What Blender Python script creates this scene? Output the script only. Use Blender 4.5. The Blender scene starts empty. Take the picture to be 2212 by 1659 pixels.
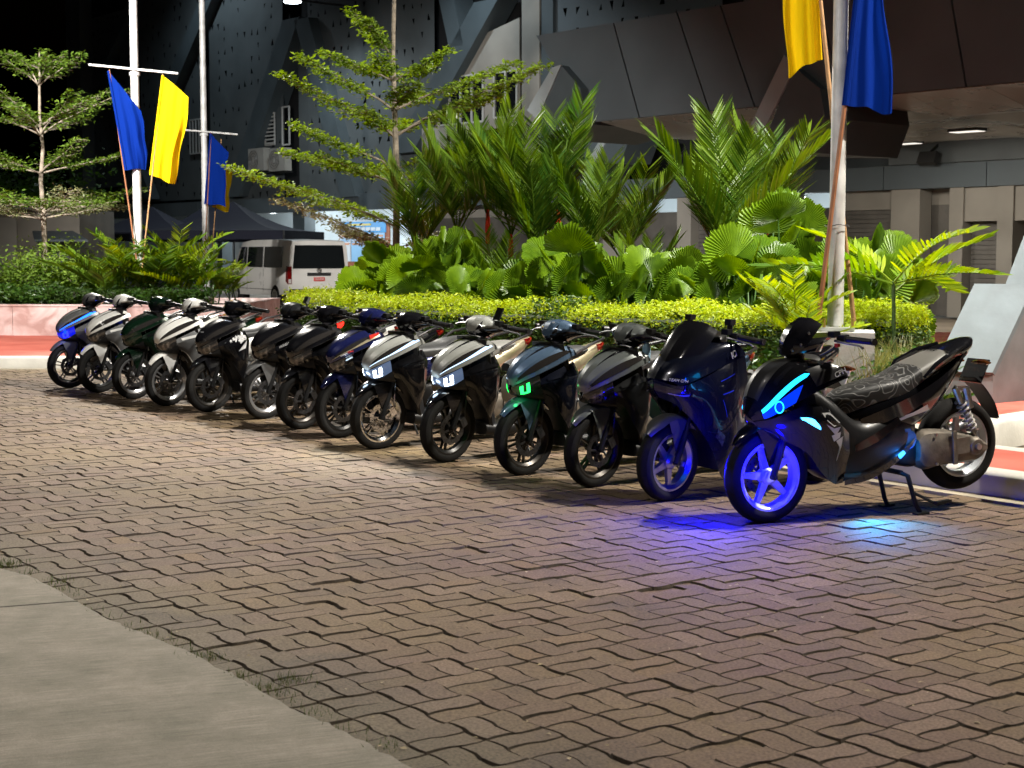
import bpy, math, random
import numpy as np
from mathutils import Vector, Matrix
random.seed(7); RNG = np.random.default_rng(7)
R = math.radians
SC = bpy.context.scene
COL = SC.collection

# ---------------------------------------------------------------- camera, sky, exposure
PITCH = R(4.9); EYE = 1.60; FPX = 3320.0; PW, PH = 2212.0, 1659.0
cam_d = bpy.data.cameras.new('camera'); cam = bpy.data.objects.new('camera', cam_d); COL.objects.link(cam)
cam.location = (0, 0, EYE); cam.rotation_euler = (R(90) - PITCH, 0, 0)
cam_d.sensor_width = 36; cam_d.lens = FPX / PW * 36; cam_d.clip_start = 0.1; cam_d.clip_end = 2000
cam_d.dof.use_dof = True; cam_d.dof.focus_distance = 11.5; cam_d.dof.aperture_fstop = 6.5
SC.camera = cam
SC.render.resolution_x, SC.render.resolution_y = 1024, 768
SC.view_settings.view_transform = 'Standard'; SC.view_settings.look = 'None'
SC.view_settings.gamma = 1.0; SC.view_settings.use_curve_mapping = False
SC.view_settings.exposure = 0.0
SC.render.engine = 'CYCLES'
SC.cycles.use_denoising = True
SC.cycles.max_bounces = 6; SC.cycles.diffuse_bounces = 3; SC.cycles.glossy_bounces = 3
SC.cycles.transmission_bounces = 4; SC.cycles.transparent_max_bounces = 6
SC.cycles.caustics_reflective = False; SC.cycles.caustics_refractive = False
SC.cycles.sample_clamp_indirect = 4.0

world = bpy.data.worlds.new('World'); SC.world = world; world.use_nodes = True
wn = world.node_tree; wn.nodes.clear()
w_sky = wn.nodes.new('ShaderNodeTexSky'); w_sky.sky_type = 'NISHITA'; w_sky.sun_disc = False
w_sky.sun_elevation = R(-4.0); w_sky.sun_rotation = R(200)
w_bg = wn.nodes.new('ShaderNodeBackground'); w_bg.inputs['Strength'].default_value = 0.06
w_out = wn.nodes.new('ShaderNodeOutputWorld')
wn.links.new(w_sky.outputs[0], w_bg.inputs[0]); wn.links.new(w_bg.outputs[0], w_out.inputs[0])
moon_d = bpy.data.lights.new('moon', 'SUN'); moon_d.energy = 0.02; moon_d.angle = R(0.5); moon_d.color = (.8, .88, 1)
moon = bpy.data.objects.new('moon', moon_d); COL.objects.link(moon); moon.rotation_euler = (R(35), 0, R(200))

# key figures of assumed or added lamps that light the square (built further down)
LAMP_RIGHT = 14500.0
LAMP_BACK = 8000.0
LAMP_FRONT = 2300.0
LAMP_LEFT = 16000.0
LAMP_ISLAND = 5200.0

# ---------------------------------------------------------------- photograph -> place
_c, _s = math.cos(PITCH), math.sin(PITCH)
def ray(u, v):
    a = (u - PW/2)/FPX; b = -(v - PH/2)/FPX
    return Vector((a, _c + b*_s, -_s + b*_c))
def gz(u, v, z=0.0):
    d = ray(u, v); t = (z - EYE)/d.z; return Vector((d.x*t, d.y*t, z))
def gy(u, v, Y):
    d = ray(u, v); t = Y/d.y; return Vector((d.x*t, Y, EYE + d.z*t))

# ---------------------------------------------------------------- mesh helpers
def crs(P, k, axis=0):
    """Catmull-Rom resample, k pieces per span."""
    P = np.moveaxis(np.asarray(P, float), axis, 0)
    n = len(P)
    if n < 3 or k < 2:
        if n == 2 and k >= 2:
            t = np.linspace(0, 1, k+1).reshape((-1,) + (1,)*(P.ndim-1))
            return np.moveaxis(P[:1]*(1-t) + P[1:]*t, 0, axis)
        return np.moveaxis(P, 0, axis)
    Q = np.concatenate([2*P[:1]-P[1:2], P, 2*P[-1:]-P[-2:-1]])
    out = []
    for i in range(n-1):
        p0, p1, p2, p3 = Q[i], Q[i+1], Q[i+2], Q[i+3]
        for j in range(k):
            t = j/k
            out.append(.5*(2*p1+(p2-p0)*t+(2*p0-5*p1+4*p2-p3)*t*t+(3*p1-p0-3*p2+p3)*t**3))
    out.append(P[-1])
    return np.moveaxis(np.array(out), 0, axis)
def surf(ctrl, ku=4, kv=4):
    return crs(crs(np.array(ctrl, float), ku, 0), kv, 1)
class Patch:
    def __init__(s, ctrl):
        s.A = surf(ctrl, 12, 12)
    def at(s, u, v):
        n, m = s.A.shape[:2]
        x = min(max(u, 0), 1)*(n-1); y = min(max(v, 0), 1)*(m-1)
        i = min(int(x), n-2); j = min(int(y), m-2); a = x-i; b = y-j
        A = s.A
        return (A[i, j]*(1-a)+A[i+1, j]*a)*(1-b)+(A[i, j+1]*(1-a)+A[i+1, j+1]*a)*b
    def nrm(s, u, v):
        e = .01
        d = np.cross(s.at(u+e, v)-s.at(u-e, v), s.at(u, v+e)-s.at(u, v-e))
        d = d/(np.linalg.norm(d)+1e-9)
        return d if d[1]*1.0 + d[2]*.6 + d[0]*.3 >= 0 else -d
    def band(s, f, nu, nv, off):
        """f(a,b) -> (u,v); a grid lying `off` proud of the patch"""
        return np.array([[s.at(*f(i/nu, j/nv)) + s.nrm(*f(i/nu, j/nv))*off for j in range(nv+1)] for i in range(nu+1)])

class MB:
    def __init__(s): s.v = []; s.f = []
    def add(s, vs, fs):
        o = len(s.v); s.v.extend([tuple(map(float, p)) for p in vs]); s.f.extend([tuple(i+o for i in f) for f in fs]); return s
    def box(s, c, d, rot=None, taper=1.0):
        x, y, z = d[0]/2, d[1]/2, d[2]/2
        P = [Vector((sx*x*(taper if sz > 0 else 1), sy*y*(taper if sz > 0 else 1), sz*z)) for sz in (-1, 1) for sy in (-1, 1) for sx in (-1, 1)]
        if rot is not None: P = [rot @ p for p in P]
        c = Vector(c)
        return s.add([p+c for p in P], [(0,2,3,1),(4,5,7,6),(0,1,5,4),(2,6,7,3),(0,4,6,2),(1,3,7,5)])
    def bar(s, p, q, w, h, up=(0,0,1)):
        p, q = Vector(p), Vector(q); d = (q-p); L = d.length
        if L < 1e-6: return s
        d.normalize(); u = Vector(up)
        if abs(d.dot(u)) > .97: u = Vector((1, 0, 0))
        a = d.cross(u).normalized(); b = a.cross(d).normalized()
        P = [o+a*sa*w/2+b*sb*h/2 for o in (p, q) for sa, sb in ((-1,-1),(1,-1),(1,1),(-1,1))]
        return s.add(P, [(0,1,2,3),(7,6,5,4),(0,4,5,1),(1,5,6,2),(2,6,7,3),(3,7,4,0)])
    def tube(s, pts, r, n=8, cap=True):
        pts = [Vector(p) for p in pts]; m = len(pts)
        rs = [r]*m if not hasattr(r, '__len__') else list(r)
        vs = []; fs = []; ref = None
        for i, p in enumerate(pts):
            d = (pts[min(i+1, m-1)]-pts[max(i-1, 0)])
            d = d.normalized() if d.length > 1e-9 else Vector((0,0,1))
            if ref is None:
                ref = Vector((0,0,1)) if abs(d.z) < .9 else Vector((1,0,0))
            a = d.cross(ref)
            if a.length < 1e-4: a = d.cross(Vector((0,1,0)))
            a.normalize(); b = d.cross(a).normalized(); ref = a.cross(d)
            for j in range(n):
                t = 2*math.pi*j/n
                vs.append(p+a*math.cos(t)*rs[i]+b*math.sin(t)*rs[i])
        for i in range(m-1):
            for j in range(n):
                k = (j+1) % n
                fs.append((i*n+j, i*n+k, (i+1)*n+k, (i+1)*n+j))
        if cap: fs += [tuple(range(n))[::-1], tuple((m-1)*n+j for j in range(n))]
        return s.add(vs, fs)
    def lathe(s, prof, c=(0,0,0), axis='y', n=32, closed=False):
        c = Vector(c); vs = []; fs = []; m = len(prof)
        for i in range(n):
            t = 2*math.pi*i/n; ca, sa = math.cos(t), math.sin(t)
            for r, h in prof:
                p = {'y': (r*ca, h, r*sa), 'z': (r*ca, r*sa, h), 'x': (h, r*ca, r*sa)}[axis]
                vs.append(c+Vector(p))
        mm = m if closed else m-1
        for i in range(n):
            k = (i+1) % n
            for j in range(mm):
                jj = (j+1) % m
                fs.append((i*m+j, k*m+j, k*m+jj, i*m+jj))
        return s.add(vs, fs)
    def grid(s, A, mirror=False, close_v=False):
        A = np.asarray(A, float); n, m = A.shape[:2]; fs = []
        for i in range(n-1):
            for j in range(m if close_v else m-1):
                k = (j+1) % m
                fs.append((i*m+j, i*m+k, (i+1)*m+k, (i+1)*m+j))
        s.add(A.reshape(-1, 3), fs)
        if mirror:
            B = A.copy(); B[..., 1] *= -1
            s.add(B.reshape(-1, 3), [f[::-1] for f in fs])
        return s
    def loft(s, secs, k=3, kv=2, cap=True):
        """closed sections (list of rings, same count)"""
        A = np.array(secs, float)
        if kv > 1:
            W = np.concatenate([A[:, -1:], A, A[:, :2]], 1)
            W = crs(W, kv, 1)[:, kv:kv*(A.shape[1]+1)]
            A = W
        A = crs(A, k, 0); o = len(s.v)
        s.grid(A, close_v=True); n, m = A.shape[:2]
        if cap:
            s.f += [tuple(o+j for j in range(m))[::-1], tuple(o+(n-1)*m+j for j in range(m))]
        return s
    def prism(s, poly, off):
        poly = [Vector(p) for p in poly]; off = Vector(off); n = len(poly)
        return s.add(poly+[p+off for p in poly], [tuple(range(n))[::-1], tuple(range(n, 2*n))]+[(i, (i+1) % n, n+(i+1) % n, n+i) for i in range(n)])
    def mesh(s, name, smooth=True, angle=35):
        me = bpy.data.meshes.new(name); me.from_pydata(s.v, [], s.f); me.validate(); 
        if smooth:
            me.polygons.foreach_set('use_smooth', [True]*len(me.polygons))
            try: me.set_sharp_from_angle(angle=R(angle))
            except Exception: pass
        me.update(); return me
    def build(s, name, mat, parent=None, smooth=True, angle=35):
        return obj(name, s.mesh(name, smooth, angle), mat, parent)
def obj(name, me, mat=None, parent=None):
    o = bpy.data.objects.new(name, me); COL.objects.link(o)
    if mat is not None:
        if not me.materials: me.materials.append(None)
        o.material_slots[0].link = 'OBJECT'; o.material_slots[0].material = mat
    if parent is not None: o.parent = parent
    return o
def empty(name, loc=(0,0,0), rz=0.0, label=None, cat=None, group=None):
    o = bpy.data.objects.new(name, None); COL.objects.link(o); o.location = loc; o.rotation_euler = (0, 0, rz)
    o.empty_display_size = .1
    return tag(o, label, cat, group)
def tag(o, label=None, cat=None, group=None, kind=None):
    if label: o['label'] = label
    if cat: o['category'] = cat
    if group: o['group'] = group
    if kind: o['kind'] = kind
    return o
def ring(x, zb, zt, hw, e=.6, n=12):
    """a soft rectangle in the y-z plane"""
    out = []
    for i in range(n):
        t = 2*math.pi*i/n; c, sn = math.cos(t), math.sin(t)
        out.append((x, hw*math.copysign(abs(c)**e, c), (zb+zt)/2+(zt-zb)/2*math.copysign(abs(sn)**e, sn)))
    return out
def text_mesh(txt, size, name='lettering', depth=.0015, shear=0.0):
    cu = bpy.data.curves.new('t', 'FONT'); cu.body = txt; cu.size = size; cu.extrude = depth; cu.shear = shear
    cu.align_x = 'CENTER'; cu.align_y = 'CENTER'; cu.resolution_u = 2
    o = bpy.data.objects.new('t', cu); COL.objects.link(o)
    me = bpy.data.meshes.new_from_object(o.evaluated_get(bpy.context.evaluated_depsgraph_get())); me.name = name
    bpy.data.objects.remove(o); bpy.data.curves.remove(cu)
    return me
def frame_on(p, nrm, right):
    """matrix whose z is the normal and x runs along `right`"""
    z = Vector(nrm).normalized(); x = Vector(right); x = (x - z*x.dot(z)).normalized(); y = z.cross(x)
    M = Matrix((x, y, z)).transposed().to_4x4(); M.translation = Vector(p); return M

# ---------------------------------------------------------------- materials
_mats = {}
def nodes_of(m):
    m.use_nodes = True; nt = m.node_tree; nt.nodes.clear()
    out = nt.nodes.new('ShaderNodeOutputMaterial'); return nt, out
def N(nt, t, **kw):
    n = nt.nodes.new(t)
    for k, v in kw.items():
        if k.startswith('_'): setattr(n, k[1:], v)
        else: n.inputs[k.replace('__', ' ')].default_value = v
    return n
def mat(name, col, rough=.5, metal=0.0, coat=0.0, spec=.5, noise=0.0, nscale=8.0, bump=0.0, bscale=60.0, emit=None, es=0.0, alpha=None, flake=False, sheen=0.0):
    if name in _mats: return _mats[name]
    m = bpy.data.materials.new(name); _mats[name] = m
    nt, out = nodes_of(m); L = nt.links.new
    p = N(nt, 'ShaderNodeBsdfPrincipled'); L(p.outputs[0], out.inputs[0])
    p.inputs['Base Color'].default_value = (*col, 1); p.inputs['Roughness'].default_value = rough
    p.inputs['Metallic'].default_value = metal; p.inputs['Coat Weight'].default_value = coat
    p.inputs['Coat Roughness'].default_value = .04; p.inputs['Specular IOR Level'].default_value = spec
    tc = N(nt, 'ShaderNodeTexCoord')
    if noise:
        nz = N(nt, 'ShaderNodeTexNoise'); nz.inputs['Scale'].default_value = nscale; nz.inputs['Detail'].default_value = 6
        L(tc.outputs['Object'], nz.inputs['Vector'])
        r = N(nt, 'ShaderNodeMapRange'); r.inputs['From Min'].default_value = .3; r.inputs['From Max'].default_value = .7
        r.inputs['To Min'].default_value = 1-noise; r.inputs['To Max'].default_value = 1+noise
        L(nz.outputs['Fac'], r.inputs['Value'])
        h = N(nt, 'ShaderNodeVectorMath'); h.operation = 'SCALE'; h.inputs[0].default_value = col
        L(r.outputs[0], h.inputs['Scale']); L(h.outputs[0], p.inputs['Base Color'])
        r2 = N(nt, 'ShaderNodeMapRange'); r2.inputs['To Min'].default_value = max(.02, rough-.12); r2.inputs['To Max'].default_value = min(1, rough+.14)
        L(nz.outputs['Fac'], r2.inputs['Value']); L(r2.outputs[0], p.inputs['Roughness'])
    if bump:
        nb = N(nt, 'ShaderNodeTexNoise'); nb.inputs['Scale'].default_value = bscale; nb.inputs['Detail'].default_value = 5
        L(tc.outputs['Object'], nb.inputs['Vector'])
        b = N(nt, 'ShaderNodeBump'); b.inputs['Strength'].default_value = bump; b.inputs['Distance'].default_value = .01
        L(nb.outputs['Fac'], b.inputs['Height']); L(b.outputs[0], p.inputs['Normal'])
    if emit:
        p.inputs['Emission Color'].default_value = (*emit, 1); p.inputs['Emission Strength'].default_value = es
    if alpha is not None: p.inputs['Alpha'].default_value = alpha
    return m
def leaf_mat(name, c0, c1, trans=.4, rough=.38, spec=.5, wn_=.0, rnd=True):
    """leaf: two greens mixed per leaf and by noise, light passes through"""
    if name in _mats: return _mats[name]
    m = bpy.data.materials.new(name); _mats[name] = m
    nt, out = nodes_of(m); L = nt.links.new
    tc = N(nt, 'ShaderNodeTexCoord'); oi = N(nt, 'ShaderNodeObjectInfo'); ge = N(nt, 'ShaderNodeNewGeometry')
    nz = N(nt, 'ShaderNodeTexNoise'); nz.inputs['Scale'].default_value = 3.5; nz.inputs['Detail'].default_value = 4
    L(tc.outputs['Object'], nz.inputs['Vector'])
    a = N(nt, 'ShaderNodeMath'); a.operation = 'MULTIPLY_ADD'; a.inputs[1].default_value = .55; 
    L(ge.outputs['Random Per Island'], a.inputs[0])
    a2 = N(nt, 'ShaderNodeMath'); a2.operation = 'MULTIPLY_ADD'; a2.inputs[1].default_value = .5; a2.inputs[2].default_value = -.25
    L(oi.outputs['Random'], a2.inputs[0]); 
    a3 = N(nt, 'ShaderNodeMath'); a3.operation = 'ADD'; L(nz.outputs['Fac'], a3.inputs[0]); L(a2.outputs[0], a3.inputs[1])
    a4 = N(nt, 'ShaderNodeMath'); a4.operation = 'SUBTRACT'; a4.inputs[1].default_value = .28; L(a3.outputs[0], a4.inputs[0])
    L(a4.outputs[0], a.inputs[2])
    mx = N(nt, 'ShaderNodeMix'); mx.data_type = 'RGBA'; mx.inputs[6].default_value = (*c0, 1); mx.inputs[7].default_value = (*c1, 1)
    L(a.outputs[0], mx.inputs[0])
    p = N(nt, 'ShaderNodeBsdfPrincipled'); p.inputs['Roughness'].default_value = rough; p.inputs['Specular IOR Level'].default_value = spec
    L(mx.outputs[2], p.inputs['Base Color'])
    t = N(nt, 'ShaderNodeBsdfTranslucent'); 
    hs = N(nt, 'ShaderNodeHueSaturation'); hs.inputs['Saturation'].default_value = 1.15; hs.inputs['Value'].default_value = 1.5; hs.inputs['Hue'].default_value = .485
    L(mx.outputs[2], hs.inputs['Color']); L(hs.outputs[0], t.inputs['Color'])
    s = N(nt, 'ShaderNodeMixShader'); s.inputs[0].default_value = trans
    L(p.outputs[0], s.inputs[1]); L(t.outputs[0], s.inputs[2]); L(s.outputs[0], out.inputs[0])
    return m
def glow(name, col, s):
    if name in _mats: return _mats[name]
    m = bpy.data.materials.new(name); _mats[name] = m
    nt, out = nodes_of(m); e = N(nt, 'ShaderNodeEmission'); e.inputs[0].default_value = (*col, 1); e.inputs[1].default_value = s
    nt.links.new(e.outputs[0], out.inputs[0]); return m
def lamp(name, kind, loc, energy, col, target=None, spot=None, blend=.5, size=.1, parent=None):
    d = bpy.data.lights.new(name, kind); d.energy = energy; d.color = col
    o = bpy.data.objects.new(name, d); COL.objects.link(o); o.location = loc
    d.shadow_soft_size = size
    if spot: d.spot_size = R(spot); d.spot_blend = blend
    if target is not None:
        o.rotation_euler = (Vector(target)-Vector(loc)).to_track_quat('-Z', 'Y').to_euler()
    if parent is not None: o.parent = parent
    return o
# ================================================================ the ground
def paver_mat(name, per_object):
    m = bpy.data.materials.new(name); nt, out = nodes_of(m); L = nt.links.new
    ge = N(nt, 'ShaderNodeNewGeometry')
    rnd = N(nt, 'ShaderNodeObjectInfo').outputs['Random'] if per_object else ge.outputs['Random Per Island']
    pos = ge.outputs['Position']
    big = N(nt, 'ShaderNodeTexNoise'); big.inputs['Scale'].default_value = .55; big.inputs['Detail'].default_value = 3; L(pos, big.inputs['Vector'])
    fine = N(nt, 'ShaderNodeTexNoise'); fine.inputs['Scale'].default_value = 90; fine.inputs['Detail'].default_value = 8; L(pos, fine.inputs['Vector'])
    spot = N(nt, 'ShaderNodeTexNoise'); spot.inputs['Scale'].default_value = 7; spot.inputs['Detail'].default_value = 5; spot.inputs['Roughness'].default_value = .7; L(pos, spot.inputs['Vector'])
    ramp = N(nt, 'ShaderNodeValToRGB'); L(rnd, ramp.inputs[0])
    e = ramp.color_ramp.elements; e[0].position = 0; e[0].color = (0.147, 0.102, 0.070, 1); e[1].position = 1; e[1].color = (0.181, 0.115, 0.061, 1)
    for p, c in ((.3, (0.166, 0.111, 0.079)), (.55, (0.175, 0.122, 0.076)), (.75, (0.161, 0.104, 0.077)), (.93, (0.215, 0.151, 0.107))):
        k = ramp.color_ramp.elements.new(p); k.color = (*c, 1)
    # ochre wear over wide patches
    mx = N(nt, 'ShaderNodeMix'); mx.data_type = 'RGBA'; mx.inputs[7].default_value = (.195, .14, .068, 1)
    mr = N(nt, 'ShaderNodeMapRange'); mr.inputs['From Min'].default_value = .42; mr.inputs['From Max'].default_value = .68; mr.inputs['To Max'].default_value = .75
    L(big.outputs['Fac'], mr.inputs['Value']); L(mr.outputs[0], mx.inputs[0]); L(ramp.outputs[0], mx.inputs[6])
    # dusty pale spots
    mx2 = N(nt, 'ShaderNodeMix'); mx2.data_type = 'RGBA'; mx2.inputs[7].default_value = (.30, .20, .10, 1)
    mr2 = N(nt, 'ShaderNodeMapRange'); mr2.inputs['From Min'].default_value = .66; mr2.inputs['From Max'].default_value = .8; mr2.inputs['To Max'].default_value = .6
    L(spot.outputs['Fac'], mr2.inputs['Value']); L(mr2.outputs[0], mx2.inputs[0]); L(mx.outputs[2], mx2.inputs[6])
    # mossy grey-green by the concrete slab
    sep = N(nt, 'ShaderNodeSeparateXYZ'); L(pos, sep.inputs[0])
    d = N(nt, 'ShaderNodeMath'); d.operation = 'MULTIPLY_ADD'; d.inputs[1].default_value = 1.33; L(sep.outputs[0], d.inputs[0]); L(sep.outputs[1], d.inputs[2])
    mr3 = N(nt, 'ShaderNodeMapRange'); mr3.inputs['From Min'].default_value = 5.4; mr3.inputs['From Max'].default_value = 4.2; mr3.inputs['To Max'].default_value = .65
    L(d.outputs[0], mr3.inputs['Value'])
    mx3 = N(nt, 'ShaderNodeMix'); mx3.data_type = 'RGBA'; mx3.inputs[7].default_value = (.12, .115, .075, 1)
    L(mr3.outputs[0], mx3.inputs[0]); L(mx2.outputs[2], mx3.inputs[6])
    st = N(nt, 'ShaderNodeTexNoise'); st.inputs['Scale'].default_value = 1.7; st.inputs['Detail'].default_value = 6; st.inputs['Distortion'].default_value = .6; L(pos, st.inputs['Vector'])
    mr5 = N(nt, 'ShaderNodeMapRange'); mr5.inputs['From Min'].default_value = .55; mr5.inputs['From Max'].default_value = .72; mr5.inputs['To Max'].default_value = .55; L(st.outputs['Fac'], mr5.inputs['Value'])
    mx4 = N(nt, 'ShaderNodeMix'); mx4.data_type = 'RGBA'; mx4.inputs[7].default_value = (.085, .066, .052, 1); L(mr5.outputs[0], mx4.inputs[0]); L(mx3.outputs[2], mx4.inputs[6])
    hs = N(nt, 'ShaderNodeHueSaturation'); L(mx4.outputs[2], hs.inputs['Color'])
    mr4 = N(nt, 'ShaderNodeMapRange'); mr4.inputs['From Min'].default_value = .3; mr4.inputs['From Max'].default_value = .7; mr4.inputs['To Min'].default_value = .6; mr4.inputs['To Max'].default_value = 1.42
    L(fine.outputs['Fac'], mr4.inputs['Value']); L(mr4.outputs[0], hs.inputs['Value'])
    p = N(nt, 'ShaderNodeBsdfPrincipled'); p.inputs['Roughness'].default_value = .78; p.inputs['Specular IOR Level'].default_value = .3
    L(hs.outputs[0], p.inputs['Base Color'])
    b = N(nt, 'ShaderNodeBump'); b.inputs['Strength'].default_value = .55; b.inputs['Distance'].default_value = .004
    L(fine.outputs['Fac'], b.inputs['Height']); L(b.outputs[0], p.inputs['Normal']); L(p.outputs[0], out.inputs[0])
    return m
M_PAVER_O = paver_mat('paver_piece', True); M_PAVER_F = paver_mat('paver_mass', False)
M_PEDGE = mat('dirty_paver_edge', (.078, .060, .042), .95, noise=.35, nscale=25, bump=.4)
M_SAND = mat('joint_soil', (.030, .024, .017), .95, noise=.4, nscale=30, bump=.5)
M_DRIVE = mat('driveway_concrete', (.24, .20, .15), .85, noise=.25, nscale=.6, bump=.3)
M_KERB = mat('white_painted_kerb', (.62, .60, .54), .7, noise=.16, nscale=3, bump=.25, bscale=25)
M_GUTTER = mat('gutter_concrete', (.36, .31, .225), .8, noise=.3, nscale=4, bump=.3)

def broom_mat():
    m = bpy.data.materials.new('broomed_concrete'); nt, out = nodes_of(m); L = nt.links.new
    ge = N(nt, 'ShaderNodeNewGeometry'); mp = N(nt, 'ShaderNodeMapping'); L(ge.outputs['Position'], mp.inputs['Vector'])
    mp.inputs['Rotation'].default_value = (0, 0, R(-20)); 
    wv = N(nt, 'ShaderNodeTexNoise'); wv.inputs['Scale'].default_value = 1; wv.inputs['Detail'].default_value = 3
    sc = N(nt, 'ShaderNodeVectorMath'); sc.operation = 'MULTIPLY'; sc.inputs[1].default_value = (5, 150, 1); L(mp.outputs[0], sc.inputs[0]); L(sc.outputs[0], wv.inputs['Vector'])
    st = N(nt, 'ShaderNodeTexNoise'); st.inputs['Scale'].default_value = 3.2; st.inputs['Detail'].default_value = 10; st.inputs['Roughness'].default_value = .68; L(ge.outputs['Position'], st.inputs['Vector'])
    gr = N(nt, 'ShaderNodeTexNoise'); gr.inputs['Scale'].default_value = 120; gr.inputs['Detail'].default_value = 8; gr.inputs['Roughness'].default_value = .75; L(ge.outputs['Position'], gr.inputs['Vector'])
    r = N(nt, 'ShaderNodeValToRGB'); e = r.color_ramp.elements
    e[0].position = .36; e[0].color = (.21, .195, .15, 1); e[1].position = .64; e[1].color = (.33, .29, .235, 1); L(st.outputs['Fac'], r.inputs[0])
    hs = N(nt, 'ShaderNodeHueSaturation'); L(r.outputs[0], hs.inputs['Color'])
    a = N(nt, 'ShaderNodeMath'); a.operation = 'MULTIPLY'; L(wv.outputs['Fac'], a.inputs[0]); a.inputs[1].default_value = 1.1
    a1 = N(nt, 'ShaderNodeMath'); a1.operation = 'MULTIPLY_ADD'; L(gr.outputs['Fac'], a1.inputs[0]); a1.inputs[1].default_value = .9; L(a.outputs[0], a1.inputs[2])
    a2 = N(nt, 'ShaderNodeMath'); a2.operation = 'ADD'; L(a1.outputs[0], a2.inputs[0]); a2.inputs[1].default_value = .0; L(a2.outputs[0], hs.inputs['Value'])
    p = N(nt, 'ShaderNodeBsdfPrincipled'); p.inputs['Roughness'].default_value = .85; L(hs.outputs[0], p.inputs['Base Color'])
    b = N(nt, 'ShaderNodeBump'); b.inputs['Strength'].default_value = .7; b.inputs['Distance'].default_value = .004; L(a1.outputs[0], b.inputs['Height']); L(b.outputs[0], p.inputs['Normal'])
    L(p.outputs[0], out.inputs[0]); return m
M_SLAB = broom_mat()
def red_mat():
    m = bpy.data.materials.new('red_paint_paving'); nt, out = nodes_of(m); L = nt.links.new
    ge = N(nt, 'ShaderNodeNewGeometry')
    a = N(nt, 'ShaderNodeTexNoise'); a.inputs['Scale'].default_value = 1.4; a.inputs['Detail'].default_value = 7; L(ge.outputs['Position'], a.inputs['Vector'])
    r = N(nt, 'ShaderNodeValToRGB'); e = r.color_ramp.elements
    e[0].position = .3; e[0].color = (.42, .075, .05, 1); e[1].position = .7; e[1].color = (.60, .16, .115, 1); L(a.outputs['Fac'], r.inputs[0])
    p = N(nt, 'ShaderNodeBsdfPrincipled'); p.inputs['Roughness'].default_value = .75; L(r.outputs[0], p.inputs['Base Color'])
    L(p.outputs[0], out.inputs[0]); return m
M_RED = red_mat()

# gutter line: where the pavers stop (x rising)
GUT = [(-40, 21.9), (-14, 21.35), (-8, 21.02), (-6.4, 20.98), (-5.5, 20.85), (-4.8, 20.4), (-4.0, 19.5), (.8, 12.96), (5.6, 6.42), (9, 1.79)]
def gut_y(x):
    for (x0, y0), (x1, y1) in zip(GUT, GUT[1:]):
        if x0 <= x <= x1: return y0+(y1-y0)*(x-x0)/(x1-x0)
    return 0
SLAB_UV = [(0,1231),(40,1242),(79,1256),(149,1295),(218,1335),(280,1362),(337,1385),(410,1416),(486,1454),(550,1490),(615,1528),(680,1558),(744,1588),(810,1622),(873,1657)]
SLAB_E = [gz(u, v) for u, v in SLAB_UV]
SLAB_E = [SLAB_E[0]+(SLAB_E[0]-SLAB_E[4])*2.0+Vector((-.8, .2, 0)), SLAB_E[0]+(SLAB_E[0]-SLAB_E[3])*.8] + SLAB_E + [SLAB_E[-1]+(SLAB_E[-1]-SLAB_E[-4])*2.0]
def slab_y(x):
    P = SLAB_E
    for a, b in zip(P, P[1:]):
        if a.x <= x <= b.x: return a.y+(b.y-a.y)*(x-a.x)/(b.x-a.x)
    return -1 if x > P[-1].x else P[0].y+.3

gm = MB(); gm.add([(-400, -60, -.06), (400, -60, -.06), (400, 700, -.06), (-400, 700, -.06)], [(0,1,2,3)])
tag(gm.build('ground', M_DRIVE, smooth=False), kind='structure')

def sweep(poly, prof, up=True):
    """run a profile [(offset, z)] along a plan line; offsets go to the left of travel"""
    P = [Vector((p[0], p[1], 0)) for p in poly]; A = []
    for i, p in enumerate(P):
        d = (P[min(i+1, len(P)-1)]-P[max(i-1, 0)]).normalized(); n = Vector((-d.y, d.x, 0))
        A.append([p+n*o+Vector((0, 0, z)) for o, z in prof])
    return np.array(A)
def densify(poly, step=.6):
    out = []
    for a, b in zip(poly, poly[1:]):
        L = math.dist(a, b); n = max(1, int(L/step))
        out += [(a[0]+(b[0]-a[0])*i/n, a[1]+(b[1]-a[1])*i/n) for i in range(n)]
    return out+[poly[-1]]
GUTD = densify(crs(np.array(GUT), 4).tolist(), 1.0)
tag(MB().grid(sweep(GUTD, [(0, -.02), (0.005, .004), (.14, .006)])).build('gutter', M_GUTTER, smooth=False), kind='structure')
kerb = tag(MB().grid(sweep(GUTD, [(.14, -.02), (.15, .135), (.175, .16), (.32, .165), (.32, .08)])).build('kerb', M_KERB, angle=50), kind='structure')
# red walkway on top of the kerb, narrow behind the row, wide at its far end
W_in = [tuple(p) for p in sweep(GUTD, [(.32, .16)])[:, 0, :2]]
W_in = [p for p in W_in if p[0] < 8.6]
W_out = [(x+.72, y+.53) if x > -3.2 else (min(x+.72, -4.4 if x < -4.6 else -3.0), 33.0 if x < -4.6 else (33.0 if x < -4.4 else y+2.5)) for x, y in W_in]
STRIP = [(x+.72, y+.53) for x, y in W_in if x > -3.2][::-1]
tag(MB().grid(np.array([[(*p, .161), (*q, .161)] for p, q in zip(W_in, W_out)])).build('walkway', M_RED, smooth=False), kind='structure')
ed = MB().grid(sweep([(x, y) for x, y in STRIP[::-1]], [(-.03, .162), (0, .172), (.09, .172), (.10, -.03)]))
tag(ed.build('walkway_edging', M_KERB, smooth=False), kind='structure')

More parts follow.
